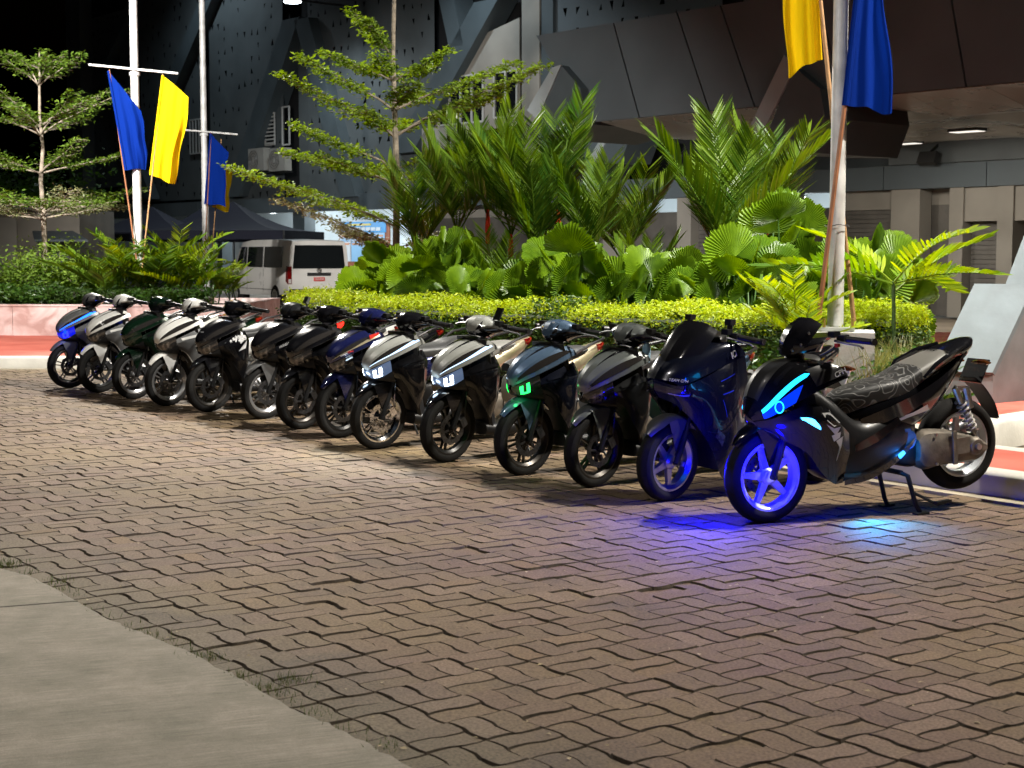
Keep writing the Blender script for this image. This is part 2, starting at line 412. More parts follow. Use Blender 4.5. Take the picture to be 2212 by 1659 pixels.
# island with the planting
ISL = [(-2.3, 23.5), (-2.95, 21.2), (-2.75, 19.6), (-2.0, 18.0), (-.8, 16.3), (.8, 14.4), (1.9, 13.1), (2.6, 12.5), (3.3, 12.3), (3.9, 12.55), (4.35, 13.05), (5.6, 14.3), (8, 16.8), (12, 21)]
ISLD = densify(crs(np.array(ISL), 4).tolist(), .5)
ik = MB().grid(sweep(ISLD, [(0, -.05), (.01, .17), (.035, .20), (.19, .205), (.19, .1)]))
tag(ik.build('island_kerb', M_KERB, angle=50), kind='structure')
it = [tuple(p) for p in sweep(ISLD, [(.19, .2)])[:, 0, :2]]
im = MB(); im.add([(x, y, .2) for x, y in it]+[(12, 27, .2), (-2, 27, .2)], [tuple(range(len(it)+2))])
tag(im.build('island_paving', M_RED, smooth=False), kind='structure')
BED = [(-2.45, 21.0), (-2.45, 19.6), (-1.75, 18.1), (-.55, 16.5), (1.0, 14.7), (2.1, 13.5), (3.2, 13.05), (4.0, 13.5), (4.3, 14.4), (4.6, 17), (3, 20.5), (0, 22)]
bm_ = MB(); bm_.add([(x, y, .23) for x, y in BED], [tuple(range(len(BED)))])
tag(bm_.build('planting_soil', mat('soil', (.04, .03, .02), .95, noise=.4, nscale=5, bump=.6, bscale=20), smooth=False), kind='structure')

# concrete slab, lower left corner, broomed, with one joint
sp = MB(); edge = []
for i, p in enumerate(crs(np.array([tuple(p) for p in SLAB_E]), 5)):
    edge.append(Vector(p)+Vector((RNG.normal(0, .006), RNG.normal(0, .006), .012)))
poly = edge+[Vector((edge[-1].x-2, 0, .012)), Vector((-9, 0, .012)), Vector((-9, edge[0].y, .012))]
sp.add(poly, [tuple(range(len(poly)))])
n0 = len(edge); o0 = len(sp.v)
sp.add([p for p in edge]+[p+Vector((.012, .012, -.05)) for p in edge], [(i, i+1, n0+i+1, n0+i) for i in range(n0-1)])
slab = tag(sp.build('concrete_slab', M_SLAB, smooth=False), kind='structure')
ja, jb = gz(-60, 1322), gz(168, 1304)
MB().box((ja+jb)/2+Vector((0, 0, .0125)), ((jb-ja).length, .012, .002), Matrix.Rotation(math.atan2(jb.y-ja.y, jb.x-ja.x), 3, 'Z')).build('slab_joint', M_SAND, slab)

# interlocking pavers, basket weave of wavy blocks
sand = MB(); sand.add([(-16, 2, -.015), (9, 2, -.015), (9, 23, -.015), (-16, 23, -.016)], [(0,1,2,3)])
# the sheet stops at the gutter line
sx = [p for p in GUTD if -16 < p[0] < 8.5]
sand = MB(); sand.add([(p[0], p[1]+.02, -.016) for p in sx]+[(8.5, 1, -.015), (-16, 1, -.016)], [tuple(range(len(sx)+2))])
paving = tag(sand.build('paving', M_SAND, smooth=False), kind='structure')
CELL = .2335; AMP = .0072; GA = R(-53.5)
ea = Vector((math.cos(GA), math.sin(GA), 0)); eb = Vector((-math.sin(GA), math.cos(GA), 0)); O14 = Vector((1.53, 9.04, 0))
KN = [(0, 0), (.15, 1), (.4, 1), (.6, -1), (.85, -1), (1, 0)]
def S(t):
    t = t % 1.0
    for (a, p), (b, q) in zip(KN, KN[1:]):
        if a <= t <= b: return (p+(q-p)*(t-a)/(b-a))*AMP/CELL
    return 0
def block(a0, a1, b0, b1):
    """outline in cell units; a along the rows, b across; edges follow the waves"""
    ts = [0, .15, .4, .5, .6, .85, 1]
    A = [t for t in ts if a0-1e-6 <= t <= a1+1e-6]; B = [t for t in ts if b0-1e-6 <= t <= b1+1e-6]
    if a1-a0 > .9: A = [t for t in A if t != .5]
    if b1-b0 > .9: B = [t for t in B if t != .5]
    P = [(t, b0+S(t)) for t in A[:-1]]+[(a1-S(t), t) for t in B[:-1]]+[(t, b1+S(t)) for t in A[:0:-1]]+[(a0-S(t), t) for t in B[:0:-1]]
    return np.array(P)
def shrink(P, d):
    n = len(P); out = []
    for i in range(n):
        e0 = P[i]-P[i-1]; e1 = P[(i+1) % n]-P[i]
        n0 = np.array([-e0[1], e0[0]])/np.linalg.norm(e0); n1 = np.array([-e1[1], e1[0]])/np.linalg.norm(e1)
        nn = n0+n1; nn /= np.linalg.norm(nn)
        out.append(P[i]+nn*d/max(.5, nn.dot(n0)))
    return np.array(out)
KINDS = [block(0, 1, 0, .5), block(0, 1, .5, 1), block(0, .5, 0, 1), block(.5, 1, 0, 1)]
SHAPES = []
for Pk in KINDS:
    c = Pk.mean(0); Q = (Pk-c)*CELL
    SHAPES.append((c, shrink(Q, .0064), shrink(Q, .0008)))
def piece(k, dz=0):
    c, top, bot = SHAPES[k]; n = len(top)
    V = [(p[0], p[1], 0.0) for p in top]+[(p[0], p[1], -.016) for p in bot]
    F = [tuple(range(n))]+[(n+i, n+(i+1) % n, (i+1) % n, i) for i in range(n)]
    return V, F
PM = []
for k in range(4):
    V, F = piece(k); me = bpy.data.meshes.new('paver'); me.from_pydata(V, [], F); me.update(); me.materials.append(M_PAVER_O); me.materials.append(M_PEDGE); me.polygons.foreach_set('material_index', [0]+[1]*(len(F)-1)); PM.append(me)
cand = []
for i in range(-130, 70):
    for j in range(-80, 30):
        o = O14+ea*(i*CELL)+eb*(j*CELL)
        if o.y < 1.8 or o.y > 22.5 or abs(o.x) > o.y*.345+2.6: continue
        for k in ((0, 1) if (i+j) % 2 else (2, 3)):
            c = SHAPES[k][0]; p = o+ea*(c[0]*CELL)+eb*(c[1]*CELL)
            if p.y > gut_y(p.x)-.06: continue
            if p.y < slab_y(p.x)-.16: continue
            cand.append((p, k))
def vis(p):
    y = p.y*_c-(-EYE)*_s*-1; d = p.y*_c+EYE*_s; up = -EYE*_c+p.y*_s
    u = PW/2+FPX*p.x/d; v = PH/2-FPX*up/d
    return u, v
cand.sort(key=lambda t: t[0].y)
inv = [t for t in cand if -15 < vis(t[0])[0] < PW+15 and vis(t[0])[1] < PH+18]
near = set(id(t) for t in inv[:300])
rot0 = Matrix((ea, eb, Vector((0, 0, 1)))).transposed().to_4x4()
FV = []; FF = []
for t in cand:
    p, k = t; rr = random.Random(int(p.x*5000)*7919+int(p.y*5000))
    yaw = rr.gauss(0, .018); tx = rr.gauss(0, .012); ty = rr.gauss(0, .012); dz = rr.gauss(0, .0022)-(.007 if rr.random() < .015 else 0)
    M = Matrix.Translation(p+Vector((rr.gauss(0, .0012), rr.gauss(0, .0012), dz))) @ rot0 @ Matrix.Rotation(yaw, 4, 'Z') @ Matrix.Rotation(tx, 4, 'X') @ Matrix.Rotation(ty, 4, 'Y')
    if id(t) in near:
        o = bpy.data.objects.new('paver', PM[k]); COL.objects.link(o); o.parent = paving; o.matrix_local = M
    else:
        V, F = piece(k); b0 = len(FV)
        FV += [tuple(M @ Vector(v)) for v in V]; FF += [tuple(q+b0 for q in f) for f in F]
me = bpy.data.meshes.new('paver_field'); me.from_pydata(FV, [], FF); me.update(); me.materials.append(M_PAVER_F); me.materials.append(M_PEDGE); me.polygons.foreach_set('material_index', [0 if len(f) > 4 else 1 for f in FF])
o = bpy.data.objects.new('paver_field', me); COL.objects.link(o); o.parent = paving; o['kind'] = 'stuff'

# grass and weeds in the joints by the slab
def blades(name, spots, m, h=(.02, .05), w=.003, n=9, spread=.03, parent=None):
    b = MB()
    for p in spots:
        for _ in range(n):
            q = Vector(p)+Vector((random.gauss(0, spread), random.gauss(0, spread), 0)); a = random.uniform(0, 6.28); hh = random.uniform(*h)
            t = Vector((math.cos(a), math.sin(a), 0)); l = Vector((-t.y, t.x, 0))*w/2; k = random.uniform(.2, .9)*hh
            b.add([q-l, q+l, q+t*k*.4+Vector((0, 0, hh*.6))+l*.7, q+t*k*.4+Vector((0, 0, hh*.6))-l*.7, q+t*k+Vector((0, 0, hh))], [(0,1,2,3), (3,2,4)])
    return tag(b.build(name, m, parent, smooth=False), kind='stuff')
M_GRASS = leaf_mat('joint_grass', (.025, .045, .008), (.09, .12, .02), .3)
sp_ = []
E_ = crs(np.array([tuple(p) for p in SLAB_E]), 14)
for p in E_:
    if random.random() < .22: sp_.append((p[0]+.02+random.random()*.02, p[1]+.02, -.012))
for u, v, n in ((20, 1218, 8), (5, 1222, 10), (430, 1420, 8), (560, 1490, 8), (520, 1460, 5), (620, 1465, 6), (660, 1475, 6), (600, 1500, 4), (120, 1262, 5), (470, 1420, 3)):
    for _ in range(n):
        q = gz(u+random.gauss(0, 16), v+random.gauss(0, 4)); sp_.append((q.x, q.y, -.012))
tag(blades('joint_grass', sp_, M_GRASS), 'short green grass and weeds growing along the concrete slab edge', 'grass', kind='stuff')

# dry leaves and grit blown over the paving
lb = MB(); rr = random.Random(21)
for _ in range(150):
    v = rr.uniform(900, 1640); p = gz(rr.uniform(0, 2212), v)
    if p.y > gut_y(p.x)-.1 or p.y < slab_y(p.x): continue
    a = rr.uniform(0, 6.28); L_ = rr.uniform(.008, .03); x = Vector((math.cos(a), math.sin(a), 0))*L_; y = Vector((-math.sin(a), math.cos(a), 0))*L_*.35; z = Vector((0, 0, .004))
    lb.add([p+z, p+x*.5+y+z*2, p+x+z, p+x*.5-y+z*1.5], [(0, 1, 2), (0, 2, 3)])
tag(lb.build('leaf_litter', mat('dry_leaf', (.42, .34, .20), .8, noise=.4, nscale=3), smooth=False), 'tiny dry leaves and grit scattered over the brown pavers', 'litter', kind='stuff')
# ================================================================ scooters
M_TYRE = mat('tyre_rubber', (.011, .0105, .010), .8, spec=.18, noise=.3, nscale=9, bump=.25, bscale=90)
M_BLACKP = mat('black_plastic', (.0075, .0075, .008), .42, spec=.35, bump=.12, bscale=300, noise=.2, nscale=5)
M_GLOSSB = mat('gloss_black', (.008, .008, .010), .12, coat=1.0, spec=.6)
M_SATIN = mat('satin_black', (.010, .010, .011), .38, coat=.15, spec=.35)
M_SEAT = None
M_METAL = mat('brushed_metal', (.42, .42, .42), .32, metal=1.0, noise=.2, nscale=20)
M_DARKM = mat('dark_metal', (.10, .10, .105), .35, metal=.9, noise=.25, nscale=20)
M_CAST = mat('dusty_cast_alloy', (.19, .165, .135), .5, metal=.55, noise=.35, nscale=12, bump=.2)
M_CHROME = mat('chrome', (.75, .75, .76), .08, metal=1.0)
M_BLUEANO = mat('blue_anodised', (.02, .22, .75), .25, metal=.7, coat=.5)
M_SMOKE = mat('smoked_lens', (.020, .018, .017), .06, coat=1.0, spec=.8)
M_LENSIN = mat('lamp_reflector', (.20, .19, .18), .15, metal=.8, noise=.7, nscale=40)
M_REDL = mat('red_tail_lens', (.16, .005, .005), .12, coat=1.0)
M_REDLIT = mat('red_tail_lit', (.4, .01, .01), .15, emit=(1, .02, .01), es=3.0)
M_AMBER = mat('amber_lens', (.10, .03, .006), .15, coat=1.0)
M_PLATE = mat('white_plate', (.6, .6, .6), .5)
M_LETW = mat('silver_lettering', (.55, .55, .56), .3, metal=.4)
M_LETR = mat('red_lettering', (.6, .03, .02), .4)
def paint(name, c, metal=.35, rough=.28, coat=1.0):
    return mat('paint_'+name, c, rough, metal=metal, coat=coat, spec=.5)
def seat_mat():
    m = bpy.data.materials.new('seat_vinyl'); nt, out = nodes_of(m); L = nt.links.new
    tc = N(nt, 'ShaderNodeTexCoord')
    nz = N(nt, 'ShaderNodeTexNoise'); nz.inputs['Scale'].default_value = 7; nz.inputs['Detail'].default_value = 1; L(tc.outputs['Object'], nz.inputs['Vector'])
    a = N(nt, 'ShaderNodeMath'); a.operation = 'MULTIPLY'; a.inputs[1].default_value = 9; L(nz.outputs['Fac'], a.inputs[0])
    f = N(nt, 'ShaderNodeMath'); f.operation = 'FRACT'; L(a.outputs[0], f.inputs[0])
    s = N(nt, 'ShaderNodeMath'); s.operation = 'SUBTRACT'; s.inputs[1].default_value = .5; L(f.outputs[0], s.inputs[0])
    ab = N(nt, 'ShaderNodeMath'); ab.operation = 'ABSOLUTE'; L(s.outputs[0], ab.inputs[0])
    g = N(nt, 'ShaderNodeMapRange'); g.inputs['From Min'].default_value = .06; g.inputs['From Max'].default_value = .12; g.inputs['To Min'].default_value = 1; g.inputs['To Max'].default_value = 0; L(ab.outputs[0], g.inputs['Value'])
    # the contour print covers the saddle's front half
    sep = N(nt, 'ShaderNodeSeparateXYZ'); L(tc.outputs['Object'], sep.inputs[0])
    lim = N(nt, 'ShaderNodeMath'); lim.operation = 'GREATER_THAN'; lim.inputs[1].default_value = -1.06; L(sep.outputs[0], lim.inputs[0])
    gm_ = N(nt, 'ShaderNodeMath'); gm_.operation = 'MULTIPLY'; L(g.outputs[0], gm_.inputs[0]); L(lim.outputs[0], gm_.inputs[1])
    mx = N(nt, 'ShaderNodeMix'); mx.data_type = 'RGBA'; mx.inputs[6].default_value = (.018, .018, .018, 1); mx.inputs[7].default_value = (.16, .16, .155, 1); L(gm_.outputs[0], mx.inputs[0])
    mx2 = N(nt, 'ShaderNodeMix'); mx2.data_type = 'RGBA'; mx2.inputs[6].default_value = (.15, .145, .13, 1); L(lim.outputs[0], mx2.inputs[0]); L(mx.outputs[2], mx2.inputs[7])
    p = N(nt, 'ShaderNodeBsdfPrincipled'); p.inputs['Roughness'].default_value = .5; L(mx2.outputs[2], p.inputs['Base Color'])
    b = N(nt, 'ShaderNodeBump'); b.inputs['Strength'].default_value = .35; b.inputs['Distance'].default_value = .004; L(gm_.outputs[0], b.inputs['Height']); L(b.outputs[0], p.inputs['Normal'])
    L(p.outputs[0], out.inputs[0]); return m
M_SEATP = seat_mat()
M_SEAT = mat('plain_seat_vinyl', (.02, .02, .02), .5, bump=.2, bscale=200)

# ---- shared meshes
def tyre_mesh(Rt, Rr, w):
    h = Rt-Rr
    pr = [(Rr-.004, -.36*w), (Rr+.25*h, -.49*w), (Rr+.55*h, -.5*w), (Rr+.8*h, -.41*w), (Rt-.006, -.24*w), (Rt-.001, -.1*w), (Rt, 0)]
    pr = pr+[(r, -y) for r, y in pr[-2::-1]]
    b = MB().lathe(pr, n=48)
    # tread grooves: slanted raised ribs on both shoulders
    return b.mesh('tyre')
def tread_mesh(Rt, Rr, w):
    b = MB(); n = 30; h = Rt-Rr
    for i in range(n):
        for sd in (-1, 1):
            t0 = 2*math.pi*(i+(0.5 if sd > 0 else 0))/n
            P = []
            for y, r, dt in ((.05, Rt+.0015, 0), (.24, Rt-.0045, .06), (.40, Rr+.8*h+.002, .13)):
                for e in (-.045, .045):
                    t = t0+dt+e; P.append((r*math.cos(t), sd*y*w, r*math.sin(t)))
            b.add(P, [(0,1,3,2), (2,3,5,4)])
    return b.mesh('tread')
def wheel_mesh(Rr, w, style):
    b = MB()
    rw = w*.42
    b.lathe([(Rr+.004, -rw), (Rr-.008, -rw*1.02), (Rr-.018, -rw*.7), (Rr-.022, 0), (Rr-.018, rw*.7), (Rr-.008, rw*1.02), (Rr+.004, rw)], n=40)
    b.lathe([(Rr-.008, -rw*1.0), (Rr-.030, -rw*.55), (Rr-.034, 0), (Rr-.030, rw*.55), (Rr-.008, rw*1.0)], n=40)
    hr = .042 if style != 'five' else .05
    b.lathe([(0, -.045), (hr*.7, -.045), (hr, -.03), (hr, .03), (hr*.7, .045), (0, .045)], n=16)
    def spoke(t, r0, r1, w0, w1, sh0=0, sh1=0, th=.022):
        d = Vector((math.cos(t), 0, math.sin(t))); n_ = Vector((-math.sin(t), 0, math.cos(t))); P = []
        for r, ww, sh, k in ((r0, w0, sh0, 1.0), (r1, w1, sh1, .8)):
            for sn, sy in ((-1, -1), (1, -1), (1, 1), (-1, 1)):
                P.append(d*r+n_*(sh+sn*ww/2)+Vector((0, sy*th/2*k, 0)))
        b.add(P, [(0,1,2,3), (7,6,5,4), (0,4,5,1), (1,5,6,2), (2,6,7,3), (3,7,4,0)])
    if style == 'five':
        for i in range(5): spoke(R(72*i+18), .03, Rr-.015, .05, .026, 0, .02, .028)
    elif style == 'y':
        for i in range(5):
            for s_ in (-1, 1): spoke(R(72*i+10), .03, Rr-.015, .016, .011, s_*.010, s_*.024)
    elif style == 'double':
        for i in range(6):
            for s_ in (-1, 1): spoke(R(60*i), .03, Rr-.015, .012, .009, s_*.012, s_*.014)
    else:
        for i in range(9): spoke(R(40*i), .03, Rr-.015, .016, .010, .01, -.01)
    return b.mesh('front_wheel', angle=30)
def disc_mesh(r0, r1, y, wavy=False):
    b = MB(); n = 40
    for sy in (y-.0022, y+.0022):
        P = []
        for i in range(n):
            t = 2*math.pi*i/n; ro = r1*(1+(.035*math.cos(10*t) if wavy else 0))
            P += [(r0*math.cos(t), sy, r0*math.sin(t)), (ro*math.cos(t), sy, ro*math.sin(t))]
        F = [(2*i, 2*i+1, 2*((i+1) % n)+1, 2*((i+1) % n)) for i in range(n)]
        F = [f for k, f in enumerate(F) if True]
        b.add(P, F)
    for i in range(6):
        t = R(60*i); d = Vector((math.cos(t), 0, math.sin(t)))
        b.bar(d*.035+Vector((0, y, 0)), d*(r0+.006)+Vector((0, y, 0)), .014, .006, up=(0, 1, 0))
    # drilled holes stand out as small dark studs
    return b.mesh('brake_disc')
def holes_mesh(r0, r1, y):
    b = MB()
    for i in range(24):
        t = 2*math.pi*i/24; r = r0+(r1-r0)*(.3 if i % 2 else .7)
        for s_ in (-1, 1):
            c = Vector((r*math.cos(t), y+s_*.0030, r*math.sin(t)))
            b.add([c+Vector((.005*math.cos(q), 0, .005*math.sin(q))) for q in np.arange(6)*math.pi/3], [tuple(range(6))])
    return b.mesh('drilled_hole')

def common_front(Rt, w, rake_top, disc_side=1, fender='click', caliper=True, two_discs=False):
    """wheel, fork, caliper, fender; axle at (0,0,Rt)"""
    P = []
    return P

def panel(ctrl, ku=4, kv=4, thick=0):
    return MB().grid(surf(ctrl, ku, kv), mirror=True)
def fork(Rt, top, hw, r=.019):
    b = MB()
    for s_ in (-1, 1):
        b.tube([(0.004, s_*hw, Rt), (top[0]*.55, s_*hw, Rt+(top[1]-Rt)*.5)], [r, r*1.05], 10)
        b.tube([(top[0]*.55, s_*hw, Rt+(top[1]-Rt)*.5), (top[0], s_*hw, top[1])], [r*.75, r*.75], 10)
        b.lathe([(0, -.02), (.016, -.02), (.016, .02), (0, .02)], (0, s_*hw, Rt), 'y', 10)
    b.bar((top[0], -hw-.02, top[1]-.02), (top[0], hw+.02, top[1]-.02), .05, .03)
    return b.mesh('fork')
def caliper_mesh(Rt, y, hw):
    b = MB()
    for dx, dz in ((-.085, .05),):
        b.box((dx, y, Rt+dz), (.075, .055, .05), Matrix.Rotation(R(-60), 3, 'Y'))
        b.box((dx-.012, y+.02, Rt+dz), (.05, .02, .035), Matrix.Rotation(R(-60), 3, 'Y'))
        b.tube([(dx-.03, y, Rt+dz+.03), (-.11, y+.01, Rt+.2), (-.14, y*.6, Rt+.36), (-.2, y*.3, Rt+.55)], .006, 6)
    b.bar((-.02, y-.01, Rt), (-.085, y-.01, Rt+.05), .03, .014)
    return b.mesh('brake_caliper')
def fender_mesh(Rt, front=55, rear=140, r0=.032, hw=.062, tip=.03):
    """arc measured from the front horizontal; pointed front lip"""
    A = []; n = 16
    for i in range(n+1):
        a = i/n; t = R(front+rear*a)
        lift = r0+.022*math.sin(a*math.pi)
        k = min(1, .30+a*3.4) if a < .3 else 1.0
        row = []
        for j in range(9):
            q = (j-4)/4
            y = hw*k*math.copysign(abs(q)**.8, q); drop = .028*abs(q)**2.6
            r_ = Rt+lift-drop
            row.append((r_*math.cos(t), y, Rt+r_*math.sin(t)))
        A.append(row)
    return A
def fender_build(Rt, col_rows=None, **k):
    A = np.array(fender_mesh(Rt, **k)); b = MB().grid(A)
    # side legs to the fork
    for s_ in (-1, 1):
        i0, i1 = 5, 12; j = 0 if s_ < 0 else 8
        top = A[i0:i1, j]; bot = top.copy()
        bot[:, 2] = np.linspace(Rt+.07, Rt+.11, i1-i0); bot[:, 0] = np.linspace(.0, -.055, i1-i0); bot[:, 1] = s_*.058
        b.grid(np.array([top, (top*.45+bot*.55)+np.array([0, s_*.006, 0]), bot]))
    return b.mesh('front_fender')
def bars(xc, zc, half, gx, gz_, drop=.03, r=.019):
    """grip, lever, switch box for both sides"""
    out = []
    g = MB(); lv = MB(); sw = MB(); rs = MB()
    for s_ in (-1, 1):
        a = Vector((xc, s_*(half-.155), zc)); e = Vector((gx, s_*half, gz_))
        g.tube([a.lerp(e, .12), a.lerp(e, .2), e], [r, r, r], 12)
        g.lathe([(0, -.012), (r*1.1, -.012), (r*1.1, .012), (0, .012)], e+Vector((0, s_*.012, 0)), 'y', 12)
        sw.box(a.lerp(e, .0)+Vector((0, 0, .0)), (.05, .055, .045), Matrix.Rotation(R(s_*14), 3, 'Z'))
        lv.tube([a+Vector((.045, s_*-.02, -.008)), a.lerp(e, .35)+Vector((.055, 0, -.014)), a.lerp(e, .8)+Vector((.05, 0, -.022)), a.lerp(e, .98)+Vector((.062, 0, -.032))], [.008, .007, .006, .008], 7)
        rs.box(a+Vector((.035, s_*-.035, .028)), (.05, .055, .035))
    return [('grip', g.mesh('grip'), 'rubber', 1, []), ('brake_lever', lv.mesh('brake_lever'), 'lever', 1, []), ('switch_box', sw.mesh('switch_box', smooth=False), 'trim', 1, []), ('fluid_reservoir', rs.mesh('fluid_reservoir', smooth=False), 'trim', 1, [])]
def body_loft(secs, name, e=.55, k=4, n=14):
    return MB().loft([ring(*s_, e=e, n=n) for s_ in secs], k, 2).mesh(name)
def seat_build(rows, name='seat'):
    """rows: (x, ztop, half width, depth)"""
    secs = []
    for x, z, hw, d in rows:
        secs.append([(x, 0, z), (x, hw*.55, z-.004), (x, hw*.92, z-.025), (x, hw, z-d*.55), (x, hw*.9, z-d), (x, 0, z-d), (x, -hw*.9, z-d), (x, -hw, z-d*.55), (x, -hw*.92, z-.025), (x, -hw*.55, z-.004)])
    return MB().loft(secs, 4, 3).mesh(name)
def rear_end(xr, Rt, w, Rr, style='y'):
    """rear wheel, engine, shock absorbers, mudguard, number plate"""
    out = []
    wheel = ('rear_wheel', wheel_mesh(Rr, w, style), 'rim', 0, [('tyre', tyre_mesh(Rt, Rr, w), 'tyre')])
    out.append((wheel, (xr, 0, Rt)))
    return out
def coil(b, p, q, r, turns, wire):
    p, q = Vector(p), Vector(q); d = (q-p).normalized(); a = d.cross(Vector((0, 1, 0))).normalized(); c = d.cross(a); pts = []
    n = turns*10
    for i in range(n+1):
        t = 2*math.pi*i/10; pts.append(p.lerp(q, i/n)+a*r*math.cos(t)+c*r*math.sin(t))
    b.tube(pts, wire, 5)

def facet(ctrl, ku=6, kv=3):
    """smooth along the length, straight between the character lines"""
    A = crs(np.array(ctrl, float), ku, 0); out = []
    for j in range(A.shape[1]-1):
        for k in range(kv): out.append(A[:, j]*(1-k/kv)+A[:, j+1]*(k/kv))
    out.append(A[:, -1]); return np.stack(out, 1)
class FPatch(Patch):
    def __init__(s, ctrl): s.A = facet(ctrl, 12, 12)
LS = [[(.000, .122, .692), (-.012, .140, .668), (-.022, .134, .640), (-.035, .120, .612)],
      [(-.080, .150, .738), (-.096, .182, .690), (-.112, .170, .618), (-.125, .150, .565)],
      [(-.165, .172, .778), (-.190, .206, .712), (-.202, .190, .560), (-.205, .158, .450)],
      [(-.255, .182, .815), (-.288, .218, .735), (-.295, .198, .520), (-.262, .160, .375)],
      [(-.300, .172, .825), (-.338, .200, .735), (-.342, .176, .500), (-.300, .145, .330)]]
def click_parts():
    Rt, w, Rr = .265, .090, .200
    P = []
    # columns: hood centre, intake edge, crest, lamp edge, lower lip
    cowl_c = [
        [(.140, 0, .664), (.140, .006, .664), (.139, .012, .663), (.138, .018, .660), (.136, .022, .652)],
        [(.157, 0, .715), (.152, .022, .714), (.142, .044, .710), (.130, .056, .690), (.122, .060, .672)],
        [(.132, 0, .775), (.122, .038, .775), (.102, .074, .765), (.082, .100, .732), (.072, .106, .705)],
        [(.066, 0, .840), (.052, .056, .842), (.024, .106, .826), (.000, .142, .780), (-.010, .150, .748)],
        [(-.030, 0, .893), (-.046, .070, .896), (-.076, .132, .880), (-.100, .174, .830), (-.110, .184, .796)],
        [(-.125, 0, .925), (-.142, .080, .930), (-.172, .148, .918), (-.196, .192, .876), (-.208, .204, .842)],
        [(-.205, 0, .938), (-.222, .086, .944), (-.258, .152, .940), (-.288, .190, .912), (-.304, .204, .880)]]
    pc = FPatch(cowl_c)
    P.append(('front_cowl', MB().grid(facet(cowl_c, 6, 3), mirror=True).mesh('front_cowl', angle=14), 'body', 0, [
        ('air_intake', MB().grid(pc.band(lambda a, b: (.50+.44*a, .245-.15*b*(.10+.90*a)), 10, 3, .003), mirror=True).mesh('air_intake'), 'gloss'),
        ('running_light', MB().grid(pc.band(lambda a, b: (.16+.78*a, .755-(.035+.17*max(0, a-.45)*(1.0 if a < .93 else .35))*b), 30, 3, .0035), mirror=True).mesh('running_light'), 'drl'),
        ('lamp_lens', MB().grid(pc.band(lambda a, b: (.22+.70*a, .722-(.085+.07*math.sin(a*3.1))*b), 24, 2, .0025), mirror=True).mesh('lamp_lens'), 'smoke'),
        ('cowl_trim', MB().grid(pc.band(lambda a, b: (.05+.9*a, .975+.03*b), 22, 2, .002), mirror=True).mesh('cowl_trim'), 'trim'),
    ]))
    hl = [[(.138, .010, .650), (.134, .010, .632), (.118, .010, .612)],
          [(.118, .060, .668), (.114, .062, .630), (.098, .054, .592)],
          [(.070, .106, .702), (.064, .110, .652), (.050, .100, .602)],
          [(-.004, .146, .744), (-.012, .152, .700), (-.022, .148, .655)]]
    ph = Patch(hl)
    def bars_(off=.004):
        m_ = MB()
        for u0, u1, v0, v1 in ((.40, .52, .22, .80), (.62, .72, .18, .74)):
            m_.grid(ph.band(lambda a, b: (u0+(u1-u0)*a, v0+(v1-v0)*b), 3, 4, off), mirror=True)
        m_.grid(ph.band(lambda a, b: (.40+.32*a, .74+.14*b), 5, 2, off), mirror=True)
        return m_.mesh('lamp_unit')
    P.append(('headlight', MB().grid(surf(hl, 6, 5), mirror=True).mesh('headlight'), 'lens', 0, [('lamp_unit', bars_(), 'lampcore')]))
    chin = [[(.130, 0, .640), (.116, 0, .610), (.085, 0, .590), (.02, 0, .58)],
            [(.100, .052, .594), (.088, .052, .586), (.06, .046, .576), (.0, .04, .57)],
            [(.045, .100, .602), (.036, .100, .588), (.01, .088, .572), (-.05, .08, .56)],
            [(-.030, .146, .652), (-.05, .142, .605), (-.07, .13, .570), (-.11, .11, .55)]]
    P.append(('chin_cover', panel(chin, 4, 4).mesh('chin_cover'), 'trim', 0, []))
    ls = LS
    pl = FPatch(ls)
    P.append(('leg_shield', MB().grid(facet(ls, 5, 3), mirror=True).mesh('leg_shield', angle=16), 'shield', 0, [
        ('shield_edge', MB().grid(pl.band(lambda a, b: (.12+.5*a, .965-.03*math.sin(a*3)+.045*b), 14, 2, .004), mirror=True).mesh('shield_edge'), 'shield2'),
        ('side_fin', MB().grid(pl.band(lambda a, b: (.2+.62*a, (.10+.12*a)+(.16*(1-a*.55))*b), 10, 3, .007), mirror=True).mesh('side_fin'), 'fin')]))
    P.append(('inner_shield', MB().loft([[(x, y*s_, z) for (x, y, z, s_) in [(-.16+dx, 1, z, hw), (-.22+dx, 1, z, hw*.9), (-.30+dx, 1, z, hw*.3), (-.30+dx, -1, z, hw*.3), (-.22+dx, -1, z, hw*.9), (-.16+dx, -1, z, hw)]]
             for dx, z, hw in ((-.02, .95, .15), (-.05, .80, .18), (-.08, .60, .165), (-.11, .40, .14), (-.16, .24, .12))], 3, 2).mesh('inner_shield'), 'trim', 0, []))
    P.append(('floorboard', body_loft([(-.28, .20, .30, .13), (-.42, .19, .29, .16), (-.60, .20, .31, .155), (-.78, .26, .42, .12)], 'floorboard'), 'trim', 0, []))
    dash = [[(-.175, 0, .966), (-.18, .07, .964), (-.19, .12, .952)], [(-.24, 0, .985), (-.25, .06, .98), (-.26, .11, .965)], [(-.30, 0, .975), (-.31, .06, .97), (-.32, .12, .955)]]
    P.append(('dash_cover', panel(dash, 3, 3).mesh('dash_cover'), 'gloss', 0, []))
